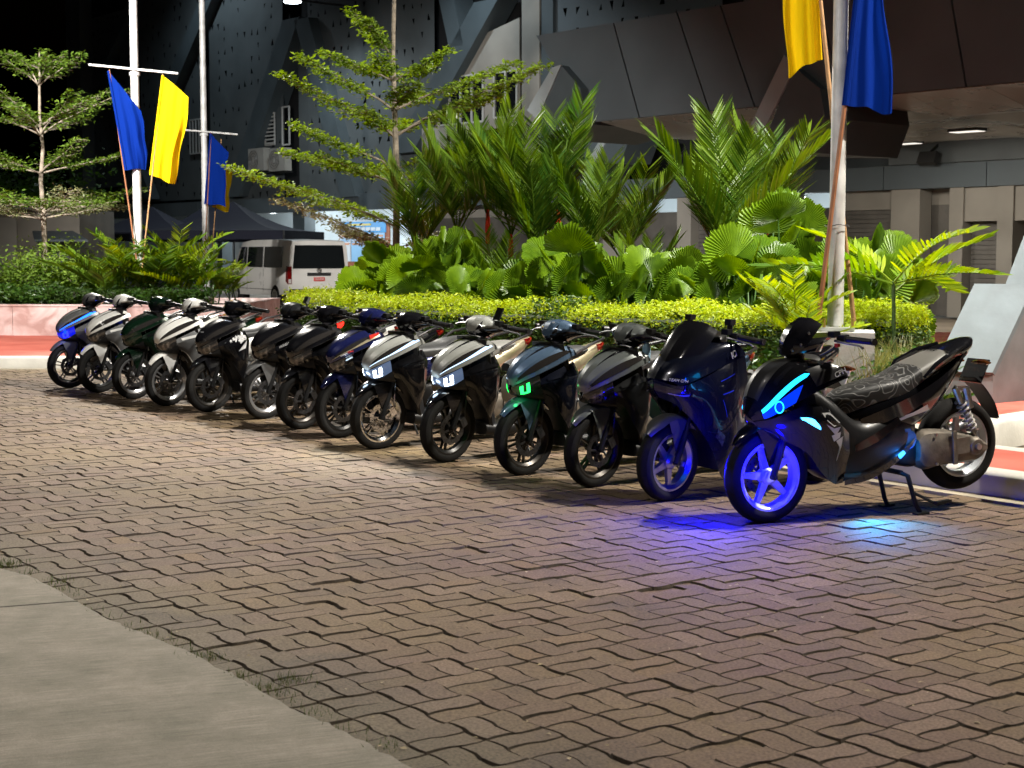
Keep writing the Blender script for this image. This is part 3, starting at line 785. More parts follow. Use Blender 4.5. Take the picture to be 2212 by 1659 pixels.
    # handlebar cover: upper shell and lower dark face
    hc = [[(-.128, 0, 1.000), (-.136, .030, 1.006), (-.168, .078, 1.030), (-.225, .118, 1.040), (-.275, .178, 1.040)],
          [(-.142, 0, 1.050), (-.152, .044, 1.054), (-.190, .100, 1.058), (-.244, .134, 1.054), (-.284, .180, 1.050)],
          [(-.192, 0, 1.104), (-.202, .056, 1.100), (-.236, .108, 1.084), (-.275, .142, 1.066), (-.298, .182, 1.056)],
          [(-.262, 0, 1.122), (-.270, .060, 1.114), (-.296, .108, 1.092), (-.312, .146, 1.070), (-.312, .184, 1.056)],
          [(-.345, 0, 1.096), (-.348, .060, 1.090), (-.350, .106, 1.078), (-.342, .146, 1.060), (-.326, .184, 1.050)]]
    hc = [[(x-.045, y*1.18, z) for x, y, z in r_] for r_ in hc]
    pcv = FPatch(hc)
    P.append(('handlebar_cover', MB().grid(facet(hc, 4, 3), mirror=True).mesh('handlebar_cover', angle=14), 'head', 1, [
        ('cover_notch', MB().grid(pcv.band(lambda a, b: (.03+.42*a, .30+.16*b*(1-a)), 5, 2, .002), mirror=True).mesh('cover_notch'), 'gloss')]))
    hl2 = [[(-.128, 0, 1.000), (-.136, .030, 1.006), (-.168, .078, 1.030), (-.225, .118, 1.040), (-.275, .178, 1.040)],
           [(-.150, 0, .972), (-.156, .028, .976), (-.188, .070, .994), (-.236, .112, 1.012), (-.280, .172, 1.026)],
           [(-.200, 0, .952), (-.21, .03, .954), (-.236, .064, .968), (-.272, .106, .992), (-.300, .170, 1.016)],
           [(-.310, 0, .965), (-.315, .03, .966), (-.322, .064, .978), (-.330, .106, 1.002), (-.324, .172, 1.022)],
           [(-.345, 0, 1.096), (-.348, .060, 1.090), (-.350, .106, 1.078), (-.342, .146, 1.060), (-.326, .184, 1.050)]]
    hl2 = [[(x-.045, y*1.18, z) for x, y, z in r_] for r_ in hl2]
    P.append(('handlebar_lower_cover', panel(hl2, 3, 3).mesh('handlebar_lower_cover'), 'gloss', 1, []))
    P += bars(-.352, 1.048, .365, -.425, 1.036)
    P.append(('fork', fork(Rt, (-.125, .66), .062), 'trim', 1, []))
    P.append(('front_wheel', wheel_mesh(Rr, w, 'y'), 'rim', 1, [('tyre', tyre_mesh(Rt, Rr, w), 'tyre'), ('tread', tread_mesh(Rt, Rr, w), 'tyre'), ('brake_disc', disc_mesh(.082, .120, .050, True), 'disc'), ('drilled_hole', holes_mesh(.082, .120, .050), 'trim')]))
    P.append(('brake_caliper', caliper_mesh(Rt, .058, .06), 'caliper', 1, []))
    P.append(('front_fender', fender_build(Rt, front=40, rear=98), 'fender', 1, []))
    # rear half
    P.append(('rear_body', body_loft([(-.60, .42, .64, .10), (-.74, .44, .70, .145), (-.95, .50, .735, .165), (-1.15, .58, .775, .160), (-1.35, .68, .83, .115), (-1.50, .77, .865, .06), (-1.56, .82, .87, .025)], 'rear_body', e=.7), 'tail', 0, []))
    P.append(('seat', seat_build([(-.56, .735, .06, .06), (-.66, .765, .10, .10), (-.82, .775, .135, .10), (-1.00, .79, .145, .09), (-1.10, .825, .140, .09), (-1.26, .845, .12, .07), (-1.36, .845, .085, .05)]), 'seat', 0, []))
    P.append(('tail_light', MB().loft([ring(-1.47, .79, .855, .075, .6, 10), ring(-1.54, .80, .862, .05, .6, 10), ring(-1.585, .83, .865, .02, .6, 10)], 2, 2).mesh('tail_light'), 'taillens', 0, []))
    gr = MB()
    for s_ in (-1, 1): gr.tube([(-1.15, s_*.15, .80), (-1.3, s_*.165, .87), (-1.48, s_*.12, .905), (-1.56, s_*.04, .91)], .012, 8)
    P.append(('grab_rail', gr.mesh('grab_rail'), 'rail', 0, []))
    P += rear_mech(-1.34, .272, .098, .198, 'y', .25)
    return P
def rear_mech(xr, Rt, w, Rr, style, z0, wide=1.0, big=False):
    P = []
    b = MB()
    b.loft([[(x, y, z) for (y, z) in ((.07, zb), (.16*wide, zb+.02), (.175*wide, (zb+zt)/2), (.16*wide, zt-.02), (.07, zt), (.06, (zb+zt)/2))] for x, zb, zt in ((xr+.42, .24, .40), (xr+.36, .19, .43), (xr+.22, .20, .42), (xr+.08, .19, .39), (xr-.04, .19, .36), (xr-.10, .23, .32))], 3, 2)
    P.append(('engine_case', b.mesh('engine_case'), 'cast', 0, [
        ('case_rib', MB().bar((xr+.16, .178*wide, .20), (xr+.16, .178*wide, .41), .03, .012, up=(0, 1, 0)).box((xr+.10, .178*wide, .31), (.11, .012, .10)).lathe([(0, 0), (.045, 0), (.055, -.012), (.06, -.03)], (xr-.01, .19*wide, .29), 'y', 16).mesh('case_rib'), 'cast'),
        ('drain_bolt', MB().lathe([(0, .012), (.02, .012), (.022, 0)], (xr-.01, .193*wide, .29), 'y', 10).lathe([(0, .008), (.01, .008), (.01, 0)], (xr+.30, .172*wide, .40), 'y', 8).lathe([(0, .008), (.01, .008), (.01, 0)], (xr+.30, .172*wide, .22), 'y', 8).mesh('drain_bolt'), 'metal')]))
    P.append(('engine_block', MB().loft([ring(xr+.55, .24, .44, .09, .6), ring(xr+.42, .20, .46, .13, .6), ring(xr+.30, .22, .42, .10, .6)], 2, 2).mesh('engine_block'), 'trim', 0, []))
    P.append(('rear_wheel', None, 'rim', 0, (xr, Rt, w, Rr, style)))
    sh = MB(); cl = MB()
    for s_ in (1, -1):
        top = Vector((xr+.10, s_*.125, .665)); bot = Vector((xr-.05, s_*.125, .34))
        sh.tube([top, top.lerp(bot, .3)], .022, 10); sh.tube([top.lerp(bot, .3), bot], .013, 8)
        sh.lathe([(0, -.012), (.038, -.012), (.038, .004), (0, .004)], top.lerp(bot, .84), 'z', 12)
        sh.tube([top+Vector((-.075, s_*.01, -.005)), top+Vector((-.105, s_*.01, -.135))], .026, 10)
        sh.bar(top, top+Vector((-.08, s_*.01, -.01)), .02, .03)
        coil(cl, top.lerp(bot, .26), top.lerp(bot, .82), .032, 6, .0075)
    P.append(('shock_absorber', sh.mesh('shock_absorber'), 'metal', 0, [('spring', cl.mesh('spring'), 'spring')]))
    # mudguard, plate bracket, plate, indicators
    if big:
        tl = [[(xr-.12, y, .70), (xr-.20, y, .62), (xr-.27, y*.95, .52), (xr-.31, y*.8, .42)] for y in (-.07, -.03, .03, .07)]; pp, ip = (-1.60, 0, .735), (-1.55, .80)
    else:
        tl = [[(xr-.15, y, .72), (xr-.23, y, .63), (xr-.30, y*.95, .52), (xr-.335, y*.85, .42)] for y in (-.075, -.035, .035, .075)]; pp, ip = (xr-.29, 0, .66), (xr-.22, .73)
    P.append(('rear_mudguard', MB().grid(surf(tl, 2, 4)).grid(np.array(surf(tl, 2, 4))+np.array([.012, 0, -.004])).mesh('rear_mudguard'), 'trim', 0, []))
    P.append(('number_plate', MB().box(pp, (.008, .19, .13), Matrix.Rotation(R(-30), 3, 'Y')).mesh('number_plate', smooth=False), 'plate', 0, []))
    ind = MB()
    for s_ in (-1, 1):
        ind.loft([[(ip[0]+.02*math.cos(t), s_*y, ip[1]+.018*math.sin(t)*k) for t in np.arange(8)*math.pi/4] for y, k in ((.05, .4), (.09, .8), (.15, 1.0), (.19, .4))], 2, 1)
    P.append(('rear_indicator', ind.mesh('rear_indicator'), 'indic', 0, []))
    ex = MB().tube([(xr+.40, -.10, .22), (xr+.2, -.15, .24), (xr+.05, -.17, .27), (xr-.22, -.18, .36)], [.02, .03, .055, .05], 14)
    P.append(('exhaust', ex.mesh('exhaust'), 'dark', 0, []))
    return P
def side_stand():
    b = MB().tube([(-.62, .12, .20), (-.64, .20, .10), (-.65, .25, .005)], .010, 8).box((-.65, .255, .004), (.05, .05, .008))
    return ('side_stand', b.mesh('side_stand'), 'trim', 0, [])
def centre_stand(z):
    b = MB()
    for s_ in (-1, 1):
        b.tube([(-.90, s_*.10, .19), (-.93, s_*.14, .17), (-.975, s_*.15, .03+z*.6), (-1.0, s_*.155, z+.012)], .015, 8)
        b.box((-1.0, s_*.165, z+.008), (.09, .05, .014))
    b.tube([(-.90, -.12, .19), (-.90, .12, .19)], .016, 8)
    b.tube([(-.965, .15, .06), (-1.10, .20, .02+z*.6), (-1.18, .215, .03+z*.5)], .010, 7)
    b.box((-1.13, .215, .03+z*.5), (.11, .035, .014))
    return ('centre_stand', b.mesh('centre_stand'), 'trim', 0, [])

def big_rear(P, xr=-1.43, tallrim='five'):
    P.append(('rear_body', body_loft([(-.56, .44, .66, .10), (-.72, .40, .70, .155), (-.92, .42, .745, .178), (-1.12, .50, .80, .170), (-1.30, .64, .86, .130), (-1.44, .79, .905, .08), (-1.52, .85, .93, .04)], 'rear_body', e=.75), 'tail', 0, [
        ('side_fin', MB().grid(surf([[(-.60, .135, .56), (-.60, .135, .53)], [(-.80, .182, .62), (-.82, .184, .53)], [(-1.02, .192, .69), (-1.06, .192, .63)], [(-1.28, .16, .79), (-1.27, .16, .755)], [(-1.44, .10, .87), (-1.44, .10, .85)]], 4, 3), mirror=True).mesh('side_fin'), 'gloss'),
        ('side_accent', MB().grid(surf([[(-.84, .186, .545), (-.86, .186, .525)], [(-.95, .194, .565), (-.95, .194, .545)], [(-1.06, .194, .60), (-1.07, .192, .565)]], 3, 2), mirror=True).mesh('side_accent'), 'accent')]))
    P.append(('seat', seat_build([(-.47, .70, .055, .10), (-.56, .735, .10, .14), (-.74, .765, .145, .13), (-.92, .785, .16, .12), (-1.06, .835, .155, .11), (-1.22, .885, .135, .09), (-1.38, .915, .10, .07), (-1.46, .915, .06, .04)]), 'seat', 0, []))
    P.append(('tail_cover', MB().loft([ring(-1.30, .83, .905, .13, .7, 12), ring(-1.42, .84, .935, .115, .7, 12), ring(-1.51, .87, .955, .08, .7, 12), ring(-1.56, .90, .955, .04, .7, 12)], 3, 2).mesh('tail_cover'), 'gloss', 0, []))
    P.append(('tail_light', MB().loft([ring(-1.40, .80, .85, .08, .6, 10), ring(-1.48, .83, .87, .06, .6, 10), ring(-1.53, .85, .885, .03, .6, 10)], 2, 2).mesh('tail_light'), 'taillens', 0, []))
    gr = MB()
    for s_ in (-1, 1): gr.tube([(-1.06, s_*.17, .76), (-1.14, s_*.19, .83), (-1.28, s_*.17, .885), (-1.42, s_*.125, .92)], [.012, .02, .02, .014], 8)
    P.append(('grab_rail', gr.mesh('grab_rail'), 'gloss', 0, []))
    P += rear_mech(xr, .292, .135, .204, tallrim, .265, 1.0, True)
def aerox_parts():
    Rt, w, Rr = .281, .112, .204
    P = []
    cc = [[(.132, 0, .672), (.128, .026, .664), (.118, .046, .648), (.106, .052, .628)],
          [(.104, 0, .770), (.088, .060, .755), (.060, .108, .706), (.044, .124, .645)],
          [(.046, 0, .872), (.024, .078, .862), (-.030, .152, .796), (-.050, .178, .695)],
          [(-.046, 0, .938), (-.068, .084, .930), (-.130, .186, .866), (-.170, .216, .752)],
          [(-.160, 0, .962), (-.180, .088, .958), (-.262, .206, .905), (-.312, .236, .800)],
          [(-.285, 0, .955), (-.300, .092, .952), (-.400, .205, .908), (-.470, .222, .835)]]
    pc = FPatch(cc)
    P.append(('front_cowl', MB().grid(facet(cc, 6, 4), mirror=True).mesh('front_cowl', angle=14), 'body', 0, [
        ('centre_panel', MB().grid(pc.band(lambda a, b: (.20+.72*a, .42*b*(1-.25*a)), 12, 5, .004), mirror=True).mesh('centre_panel'), 'satin'),
        ('running_light', MB().grid(pc.band(lambda a, b: (.16+.56*a, (.735-.05*a)+(.125*(1-a*.6))*(b-.5)*(1.0 if a < .95 else .3)), 22, 3, .006), mirror=True).mesh('running_light'), 'drl'),
        ('headlight', MB().grid(pc.band(lambda a, b: (.15+(.46-.12*b)*a, .80+.19*b), 14, 4, .005), mirror=True).mesh('headlight'), 'lens'),
        ('reflection_panel', MB().grid(pc.band(lambda a, b: (.42+.26*a, (.46-.03*a)+.09*(1-a*.5)*b), 8, 2, .004), mirror=True).mesh('reflection_panel'), 'gloss'),
        ('side_winglet', MB().grid(pc.band(lambda a, b: (.70+.30*a, .62+.30*b), 8, 4, .010), mirror=True).mesh('side_winglet'), 'satin')]))
    rg = MB()
    for s_ in (-1, 1):
        p = Vector(pc.at(.335, .90)); n_ = Vector(pc.nrm(.335, .90)); a = n_.cross(Vector((0, 0, 1))).normalized(); c = n_.cross(a)
        pts = [p+n_*.011+a*.024*math.cos(t)+c*.033*math.sin(t) for t in np.linspace(0, 2*math.pi, 25)]
        rg.tube([(q.x, q.y*s_, q.z) for q in pts], .0032, 6, cap=False)
    P.append(('headlight_ring', rg.mesh('headlight_ring'), 'drl', 0, []))
    lf = [[(.100, .050, .622), (.080, .060, .590), (.050, .064, .560), (.02, .06, .54)],
          [(.020, .135, .640), (-.010, .152, .590), (-.035, .145, .540), (-.05, .13, .50)],
          [(-.110, .196, .690), (-.150, .222, .615), (-.175, .208, .510), (-.17, .180, .42)],
          [(-.225, .205, .700), (-.275, .242, .610), (-.285, .222, .450), (-.255, .185, .30)],
          [(-.330, .195, .655), (-.380, .232, .565), (-.390, .214, .400), (-.350, .175, .21)],
          [(-.420, .180, .560), (-.460, .205, .500), (-.470, .190, .380), (-.430, .160, .20)]]
    pf = FPatch(lf)
    def splash(pts):                     # a sharp graphic laid on the fairing
        return MB().add([pf.at(u, v)+pf.nrm(u, v)*.004 for u, v in pts], [tuple(range(len(pts)))])
    gfx = MB()
    for pts in ([(.60, .20), (.74, .12), (.82, .28), (.70, .40), (.62, .36)], [(.60, .40), (.70, .42), (.80, .36), (.72, .50)], [(.66, .52), (.80, .42), (.78, .50), (.69, .58)], [(.72, .56), (.84, .46), (.80, .60), (.76, .78), (.77, .62)]):
        q = splash(pts); gfx.add(q.v, q.f); gfx.add([(x, -y, z) for x, y, z in q.v], [f[::-1] for f in q.f])
    P.append(('side_fairing', MB().grid(facet(lf, 5, 3), mirror=True).mesh('side_fairing', angle=16), 'body', 0, [
        ('graphic', gfx.mesh('graphic', smooth=False), 'silver')]))
    ind = MB(); 
    for s_ in (-1, 1):
        A = pf.band(lambda a, b: (.37+.15*a, (.26+.20*a)+(.12*math.sin(math.pi*min(1, .18+a*.72)))*(b-.5)), 8, 3, .014); A[..., 1] *= s_
        ind.grid(A)
    P.append(('front_indicator', ind.mesh('front_indicator'), 'indlit', 0, []))
    chin = [[(.125, 0, .662), (.115, 0, .62), (.07, 0, .585), (.0, 0, .56)], [(.100, .045, .625), (.09, .045, .60), (.05, .042, .57), (-.02, .04, .55)], [(.055, .064, .565), (.04, .066, .555), (.01, .06, .54), (-.05, .05, .53)]]
    P.append(('chin_cover', panel(chin, 4, 4).mesh('chin_cover'), 'gloss', 0, []))
    P.append(('centre_tunnel', body_loft([(-.30, .28, .80, .12), (-.42, .20, .70, .18), (-.58, .18, .56, .195), (-.76, .20, .58, .185), (-.93, .27, .64, .165), (-1.02, .36, .66, .12)], 'centre_tunnel', e=.6), 'satin', 0, [
        ('lower_trim', MB().grid(surf([[(-.42, .196, .22), (-.42, .192, .19)], [(-.60, .205, .24), (-.60, .20, .20)], [(-.80, .196, .31), (-.80, .192, .27)], [(-.98, .165, .40), (-.98, .16, .37)]], 3, 2), mirror=True).mesh('lower_trim'), 'gloss'),
        ('tunnel_fin', MB().grid(surf([[(-.50, .20, .42), (-.50, .203, .38)], [(-.64, .205, .47), (-.66, .206, .42)], [(-.84, .19, .55), (-.86, .19, .51)]], 3, 2), mirror=True).mesh('tunnel_fin'), 'body')]))
    # handlebar: short dark screen, meter hood, bars
    sc = [[(-.150, 0, .985), (-.175, .060, .990), (-.225, .108, 1.004)],
          [(-.170, 0, 1.060), (-.195, .078, 1.062), (-.262, .134, 1.062)],
          [(-.235, 0, 1.145), (-.252, .078, 1.142), (-.318, .136, 1.118)],
          [(-.320, 0, 1.195), (-.332, .066, 1.190), (-.375, .108, 1.150)]]
    psn = FPatch(sc); bolts = MB()
    for u, v in ((.25, .75), (.55, .8), (.12, .5)):
        for s_ in (-1, 1):
            q = psn.at(u, v)+psn.nrm(u, v)*.004
            bolts.lathe([(0, .004), (.008, .002), (.010, -.004)], (q[0], q[1]*s_, q[2]), 'x', 8)
    P.append(('windscreen', MB().grid(facet(sc, 5, 3), mirror=True).mesh('windscreen', angle=14), 'screen', 1, [('screen_bolt', bolts.mesh('screen_bolt'), 'metal')]))
    P.append(('handlebar_cover', MB().loft([[(-.18, 0, .98), (-.2, .07, .985), (-.28, .13, 1.0), (-.36, .10, .99), (-.38, 0, .98), (-.36, -.10, .99), (-.28, -.13, 1.0), (-.2, -.07, .985)],
                                            [(-.17, 0, 1.02), (-.2, .08, 1.03), (-.29, .15, 1.04), (-.38, .12, 1.04), (-.42, 0, 1.05), (-.38, -.12, 1.04), (-.29, -.15, 1.04), (-.2, -.08, 1.03)],
                                            [(-.24, 0, 1.08), (-.26, .07, 1.08), (-.31, .12, 1.075), (-.47, .12, 1.08), (-.50, 0, 1.085), (-.47, -.12, 1.08), (-.31, -.12, 1.075), (-.26, -.07, 1.08)]], 3, 2).mesh('handlebar_cover'), 'gloss', 1, []))
    P.append(('steering_neck', MB().tube([(-.20, 0, .90), (-.26, 0, .99)], .055, 12).mesh('steering_neck'), 'trim', 1, []))
    P += bars(-.435, 1.065, .375, -.525, 1.045)
    P.append(('fork', fork(Rt, (-.135, .66), .078, .021), 'trim', 1, []))
    P.append(('front_wheel', wheel_mesh(Rr, w, 'five'), 'rim', 1, [('tyre', tyre_mesh(Rt, Rr, w), 'tyre'), ('brake_disc', disc_mesh(.075, .115, -.052), 'disc'), ('drilled_hole', holes_mesh(.075, .115, -.052), 'trim')]))
    P.append(('brake_caliper', caliper_mesh(Rt, -.062, .07), 'caliper', 1, []))
    P.append(('front_fender', fender_build(Rt, front=44, rear=92, hw=.07), 'fender', 1, []))
    big_rear(P)
    P.append(('clutch_clamp', MB().lathe([(.055, -.05), (.062, -.045), (.062, .02), (.055, .03), (0, .03)], (-.935, .135, .395), 'y', 16).box((-.92, .14, .455), (.05, .06, .02)).mesh('clutch_clamp'), 'blue', 0, []))
    return P
def nmax_parts():
    Rt, w, Rr = .260, .112, .186
    P = []
    cc = [[(.142, 0, .800), (.132, .060, .800), (.104, .115, .792), (.056, .158, .765)],
          [(.102, 0, .862), (.086, .080, .866), (.030, .160, .858), (-.040, .202, .806)],
          [(.022, 0, .932), (.002, .100, .940), (-.090, .192, .936), (-.160, .232, .858)],
          [(-.080, 0, .990), (-.120, .110, 1.000), (-.230, .214, 1.005), (-.300, .250, .912)],
          [(-.180, 0, 1.020), (-.225, .120, 1.030), (-.350, .222, 1.028), (-.425, .246, .955)]]
    P.append(('front_cowl', MB().grid(surf(cc, 6, 6), mirror=True).mesh('front_cowl'), 'body', 0, []))
    lf = [[(.145, .004, .796), (.146, .004, .762), (.138, .004, .728), (.10, .004, .68)],
          [(.062, .158, .764), (.064, .148, .722), (.052, .128, .680), (.02, .09, .63)],
          [(-.055, .205, .802), (-.080, .204, .700), (-.100, .180, .590), (-.10, .15, .50)],
          [(-.190, .238, .865), (-.230, .246, .690), (-.235, .224, .490), (-.21, .185, .34)],
          [(-.330, .246, .930), (-.370, .256, .690), (-.350, .230, .410), (-.30, .185, .16)],
          [(-.430, .232, .955), (-.470, .232, .700), (-.450, .205, .420), (-.39, .165, .15)]]
    pf = Patch(lf)
    ln = MB()
    for f in (lambda a, b: (.60+.16*a, .14-.02*a+.010*b), lambda a, b: (.60+.12*a, .30-.03*a+.010*b), lambda a, b: (.60+.06*a, .36+.16*a+.012*b)):
        ln.grid(pf.band(f, 8, 1, .003), mirror=True)
    P.append(('side_fairing', panel(lf, 5, 5).mesh('side_fairing'), 'body', 0, [
        ('pinstripe', ln.mesh('pinstripe'), 'stripe'),
        ('headlight', MB().grid(pf.band(lambda a, b: (.10+.27*a, .16+.42*b*(1-.55*a)), 10, 5, .004), mirror=True).mesh('headlight'), 'lens'),
        ('running_light', MB().grid(pf.band(lambda a, b: (.12+.17*a, .50-.17*a+.04*b), 10, 2, .008), mirror=True).mesh('running_light'), 'drl'),
        ('side_lamp', MB().grid(pf.band(lambda a, b: (.58+.10*a, .70+.12*b), 5, 3, .006), mirror=True).mesh('side_lamp'), 'lens2'),
        ('panel_seam', MB().grid(pf.band(lambda a, b: (.50+.44*a, .86-.62*a+.015*b), 16, 1, .003), mirror=True).mesh('panel_seam'), 'trim')]))
    ws = [[(.080, 0, .866), (.052, .092, .866), (-.020, .148, .882)], [(.004, 0, .984), (-.026, .112, .980), (-.104, .178, .972)],
          [(-.096, 0, 1.094), (-.116, .118, 1.088), (-.185, .178, 1.050)], [(-.178, 0, 1.162), (-.196, .104, 1.152), (-.250, .160, 1.105)]]
    P.append(('windscreen', panel(ws, 5, 5).mesh('windscreen'), 'screen', 0, []))
    P.append(('inner_shield', MB().loft([[(-.22+dx, hw, z), (-.32+dx, hw, z), (-.40+dx, hw*.4, z), (-.40+dx, -hw*.4, z), (-.32+dx, -hw, z), (-.22+dx, -hw, z)] for dx, z, hw in ((-.03, 1.0, .15), (-.06, .8, .2), (-.06, .5, .19), (-.08, .2, .15))], 3, 2).mesh('inner_shield'), 'trim', 0, []))
    P.append(('centre_tunnel', body_loft([(-.34, .20, .62, .17), (-.55, .17, .52, .20), (-.76, .19, .56, .19), (-.95, .27, .64, .165), (-1.02, .36, .66, .12)], 'centre_tunnel', e=.6), 'satin', 0, []))
    P.append(('handlebar_cover', MB().loft([ring(-.22, .98, 1.04, .09, .8), ring(-.30, .98, 1.08, .13, .8), ring(-.40, 1.0, 1.09, .10, .8)], 3, 2).mesh('handlebar_cover'), 'trim', 1, []))
    P += bars(-.34, 1.075, .36, -.42, 1.055)
    cam_ = MB().tube([(-.33, .17, 1.09), (-.33, .17, 1.15)], .02, 8).box((-.33, .17, 1.165), (.05, .05, .035)).tube([(-.33, -.17, 1.09), (-.33, -.17, 1.15)], .02, 8).box((-.33, -.17, 1.165), (.05, .05, .035))
    P.append(('bar_reservoir', cam_.mesh('bar_reservoir'), 'trim', 1, []))
    P.append(('fork', fork(Rt, (-.13, .66), .078, .021), 'trim', 1, []))
    P.append(('front_wheel', wheel_mesh(Rr, w, 'five'), 'rim', 1, [('tyre', tyre_mesh(Rt, Rr, w), 'tyre'), ('brake_disc', disc_mesh(.07, .105, -.052), 'disc')]))
    P.append(('brake_caliper', caliper_mesh(Rt, -.062, .07), 'caliper', 1, []))
    P.append(('front_fender', fender_build(Rt, front=42, rear=96, hw=.074, r0=.03), 'fender', 1, []))
    big_rear(P, -1.42)
    return P

_lr = {}
def lr_split(me):
    """a mesh whose left and right halves do not touch becomes two (three with a middle piece)"""
    if me.name in _lr: return _lr[me.name]
    n = len(me.vertices); par = list(range(n))
    def find(a):
        while par[a] != a: par[a] = par[par[a]]; a = par[a]
        return a
    for p in me.polygons:
        v = p.vertices; r0 = find(v[0])
        for k in v[1:]: par[find(k)] = r0
    side = {}
    for i, v in enumerate(me.vertices):
        r0 = find(i); side.setdefault(r0, []).append(v.co.y)
    cls = {}
    for r0, ys in side.items():
        lo, hi = min(ys), max(ys); cls[r0] = 1 if lo > -.004 and hi > .01 else (-1 if hi < .004 and lo < -.01 else 0)
    groups = sorted(set(cls.values()))
    if groups in ([0], [1], [-1]): _lr[me.name] = [me]; return [me]
    out = []
    for g in groups:
        mp = {}; V = []; F = []; sm = []
        for p in me.polygons:
            if cls[find(p.vertices[0])] != g: continue
            f = []
            for k in p.vertices:
                if k not in mp: mp[k] = len(V); V.append(tuple(me.vertices[k].co))
                f.append(mp[k])
            F.append(f); sm.append(p.use_smooth)
        m2 = bpy.data.meshes.new(me.name.split('.')[0]); m2.from_pydata(V, [], F); m2.polygons.foreach_set('use_smooth', sm)
        try: m2.set_sharp_from_angle(angle=R(35))
        except Exception: pass
        m2.update(); out.append(m2)
    _lr[me.name] = out; return out
SPLIT = set('lamp_lens cover_notch air_intake running_light cowl_trim headlight lamp_unit leg_shield shield_edge side_fin grip brake_lever switch_box fluid_reservoir fork grab_rail shock_absorber spring rear_indicator front_indicator side_fairing side_winglet reflection_panel headlight_ring graphic side_accent lower_trim tunnel_fin pinstripe side_lamp panel_seam bar_reservoir centre_stand'.split())
TINY = set('tread drilled_hole screen_bolt drain_bolt graphic pinstripe'.split())
PROTO = {'click': click_parts(), 'aerox': aerox_parts(), 'nmax': nmax_parts()}
_wheelcache = {}
def rear_wheel_meshes(k):
    if k not in _wheelcache:
        xr, Rt, w, Rr, st = k; m = wheel_mesh(Rr, w, st); m.name = 'rear_wheel'
        _wheelcache[k] = (m, tyre_mesh(Rt, Rr, w))
    return _wheelcache[k]
BASE = dict(rubber=M_BLACKP, lever=M_DARKM, trim=M_BLACKP, gloss=M_GLOSSB, satin=M_SATIN, tyre=M_TYRE, disc=M_DARKM, caliper=M_DARKM, cast=M_CAST, metal=M_METAL, dark=M_DARKM, spring=M_METAL,
            plate=M_PLATE, indic=M_AMBER, taillens=M_REDL, seat=M_SEAT, rail=M_SATIN, lens=M_SMOKE, smoke=M_SMOKE, lens2=M_SMOKE, lampcore=M_LENSIN, drl=M_SMOKE, screen=M_GLOSSB, silver=M_LETW, accent=M_LETW, blue=M_BLUEANO,
            stripe=M_LETW, indlit=M_AMBER)
ROW = 'scooters parked side by side in one long row'
def scooter(kind, uv, psi, label, mats, lean=-2.5, steer=6.0, pitch=0.0, stand='side', skip=(), lift=0.0):
    p = gz(*uv); jr = random.Random(int(uv[0])); psi += jr.uniform(-1.6, 1.6); lean += jr.uniform(-1.6, 1.2) if lean else 0; steer += jr.uniform(-4, 4) if stand == 'side' else 0
    root = empty('scooter', p, 0, label, 'scooter', ROW)
    root.rotation_euler = Matrix.Rotation(R(psi+180), 3, 'Z').to_4x4().to_euler()
    mm = dict(BASE); mm.update(mats)
    # lean (about the wheel line) and pitch (nose down on the centre stand)
    M = Matrix.Rotation(R(psi+180), 4, 'Z') @ Matrix.Rotation(R(lean), 4, 'X') @ Matrix.Rotation(R(pitch), 4, 'Y')
    root.matrix_local = Matrix.Translation(p) @ M
    parts = list(PROTO[kind])
    parts.append(side_stand() if stand == 'side' else centre_stand(-.077))
    piv = Vector((-.09, 0, 0)); ax = Vector((-.42, 0, 1)).normalized()
    SM = Matrix.Translation(piv+Vector((0, 0, .5))) @ Matrix.Rotation(R(steer), 4, ax) @ Matrix.Translation(-piv-Vector((0, 0, .5)))
    Rt = {'click': .265, 'aerox': .281, 'nmax': .260}[kind]
    for name, me, key, st, ch in parts:
        if name in skip: continue
        if name == 'rear_wheel':
            xr, Rw, w, Rr, sty = ch; wm, tm = rear_wheel_meshes(ch)
            o = obj(name, wm, mm[key], root); o.location = (xr, 0, Rw); o.rotation_euler = (0, random.uniform(0, 6), 0)
            obj('tyre', tm, mm['tyre'], o); continue
        L0 = Matrix.Translation((0, 0, Rt)) @ Matrix.Rotation(random.uniform(0, 1.2), 4, 'Y') if name == 'front_wheel' else Matrix.Identity(4)
        ps = []
        for me_ in (lr_split(me) if name in SPLIT else [me]):
            o = obj(name, me_, mm[key], root); o.matrix_local = (SM @ L0) if st else L0; ps.append((o, me_))
        for cn, cme, ck in ch:
            if cn in skip: continue
            for c_me in (lr_split(cme) if cn in SPLIT else [cme]):
                # a piece goes to the half of the part it sits on
                cy = sum(v.co.y for v in c_me.vertices)/max(1, len(c_me.vertices))
                o = min(ps, key=lambda q: abs(sum(v.co.y for v in q[1].vertices)/len(q[1].vertices)-cy))[0]
                c = obj(cn, c_me, mm[ck], o)
                if cn in TINY: c['kind'] = 'stuff'
    return root
def lettering(root, txt, size, pos, nrm, right, m, part=None, shear=.2):
    me = text_mesh(txt, size, shear=shear); o = obj('lettering', me, m, root)
    o.matrix_local = frame_on(pos, nrm, right); return o
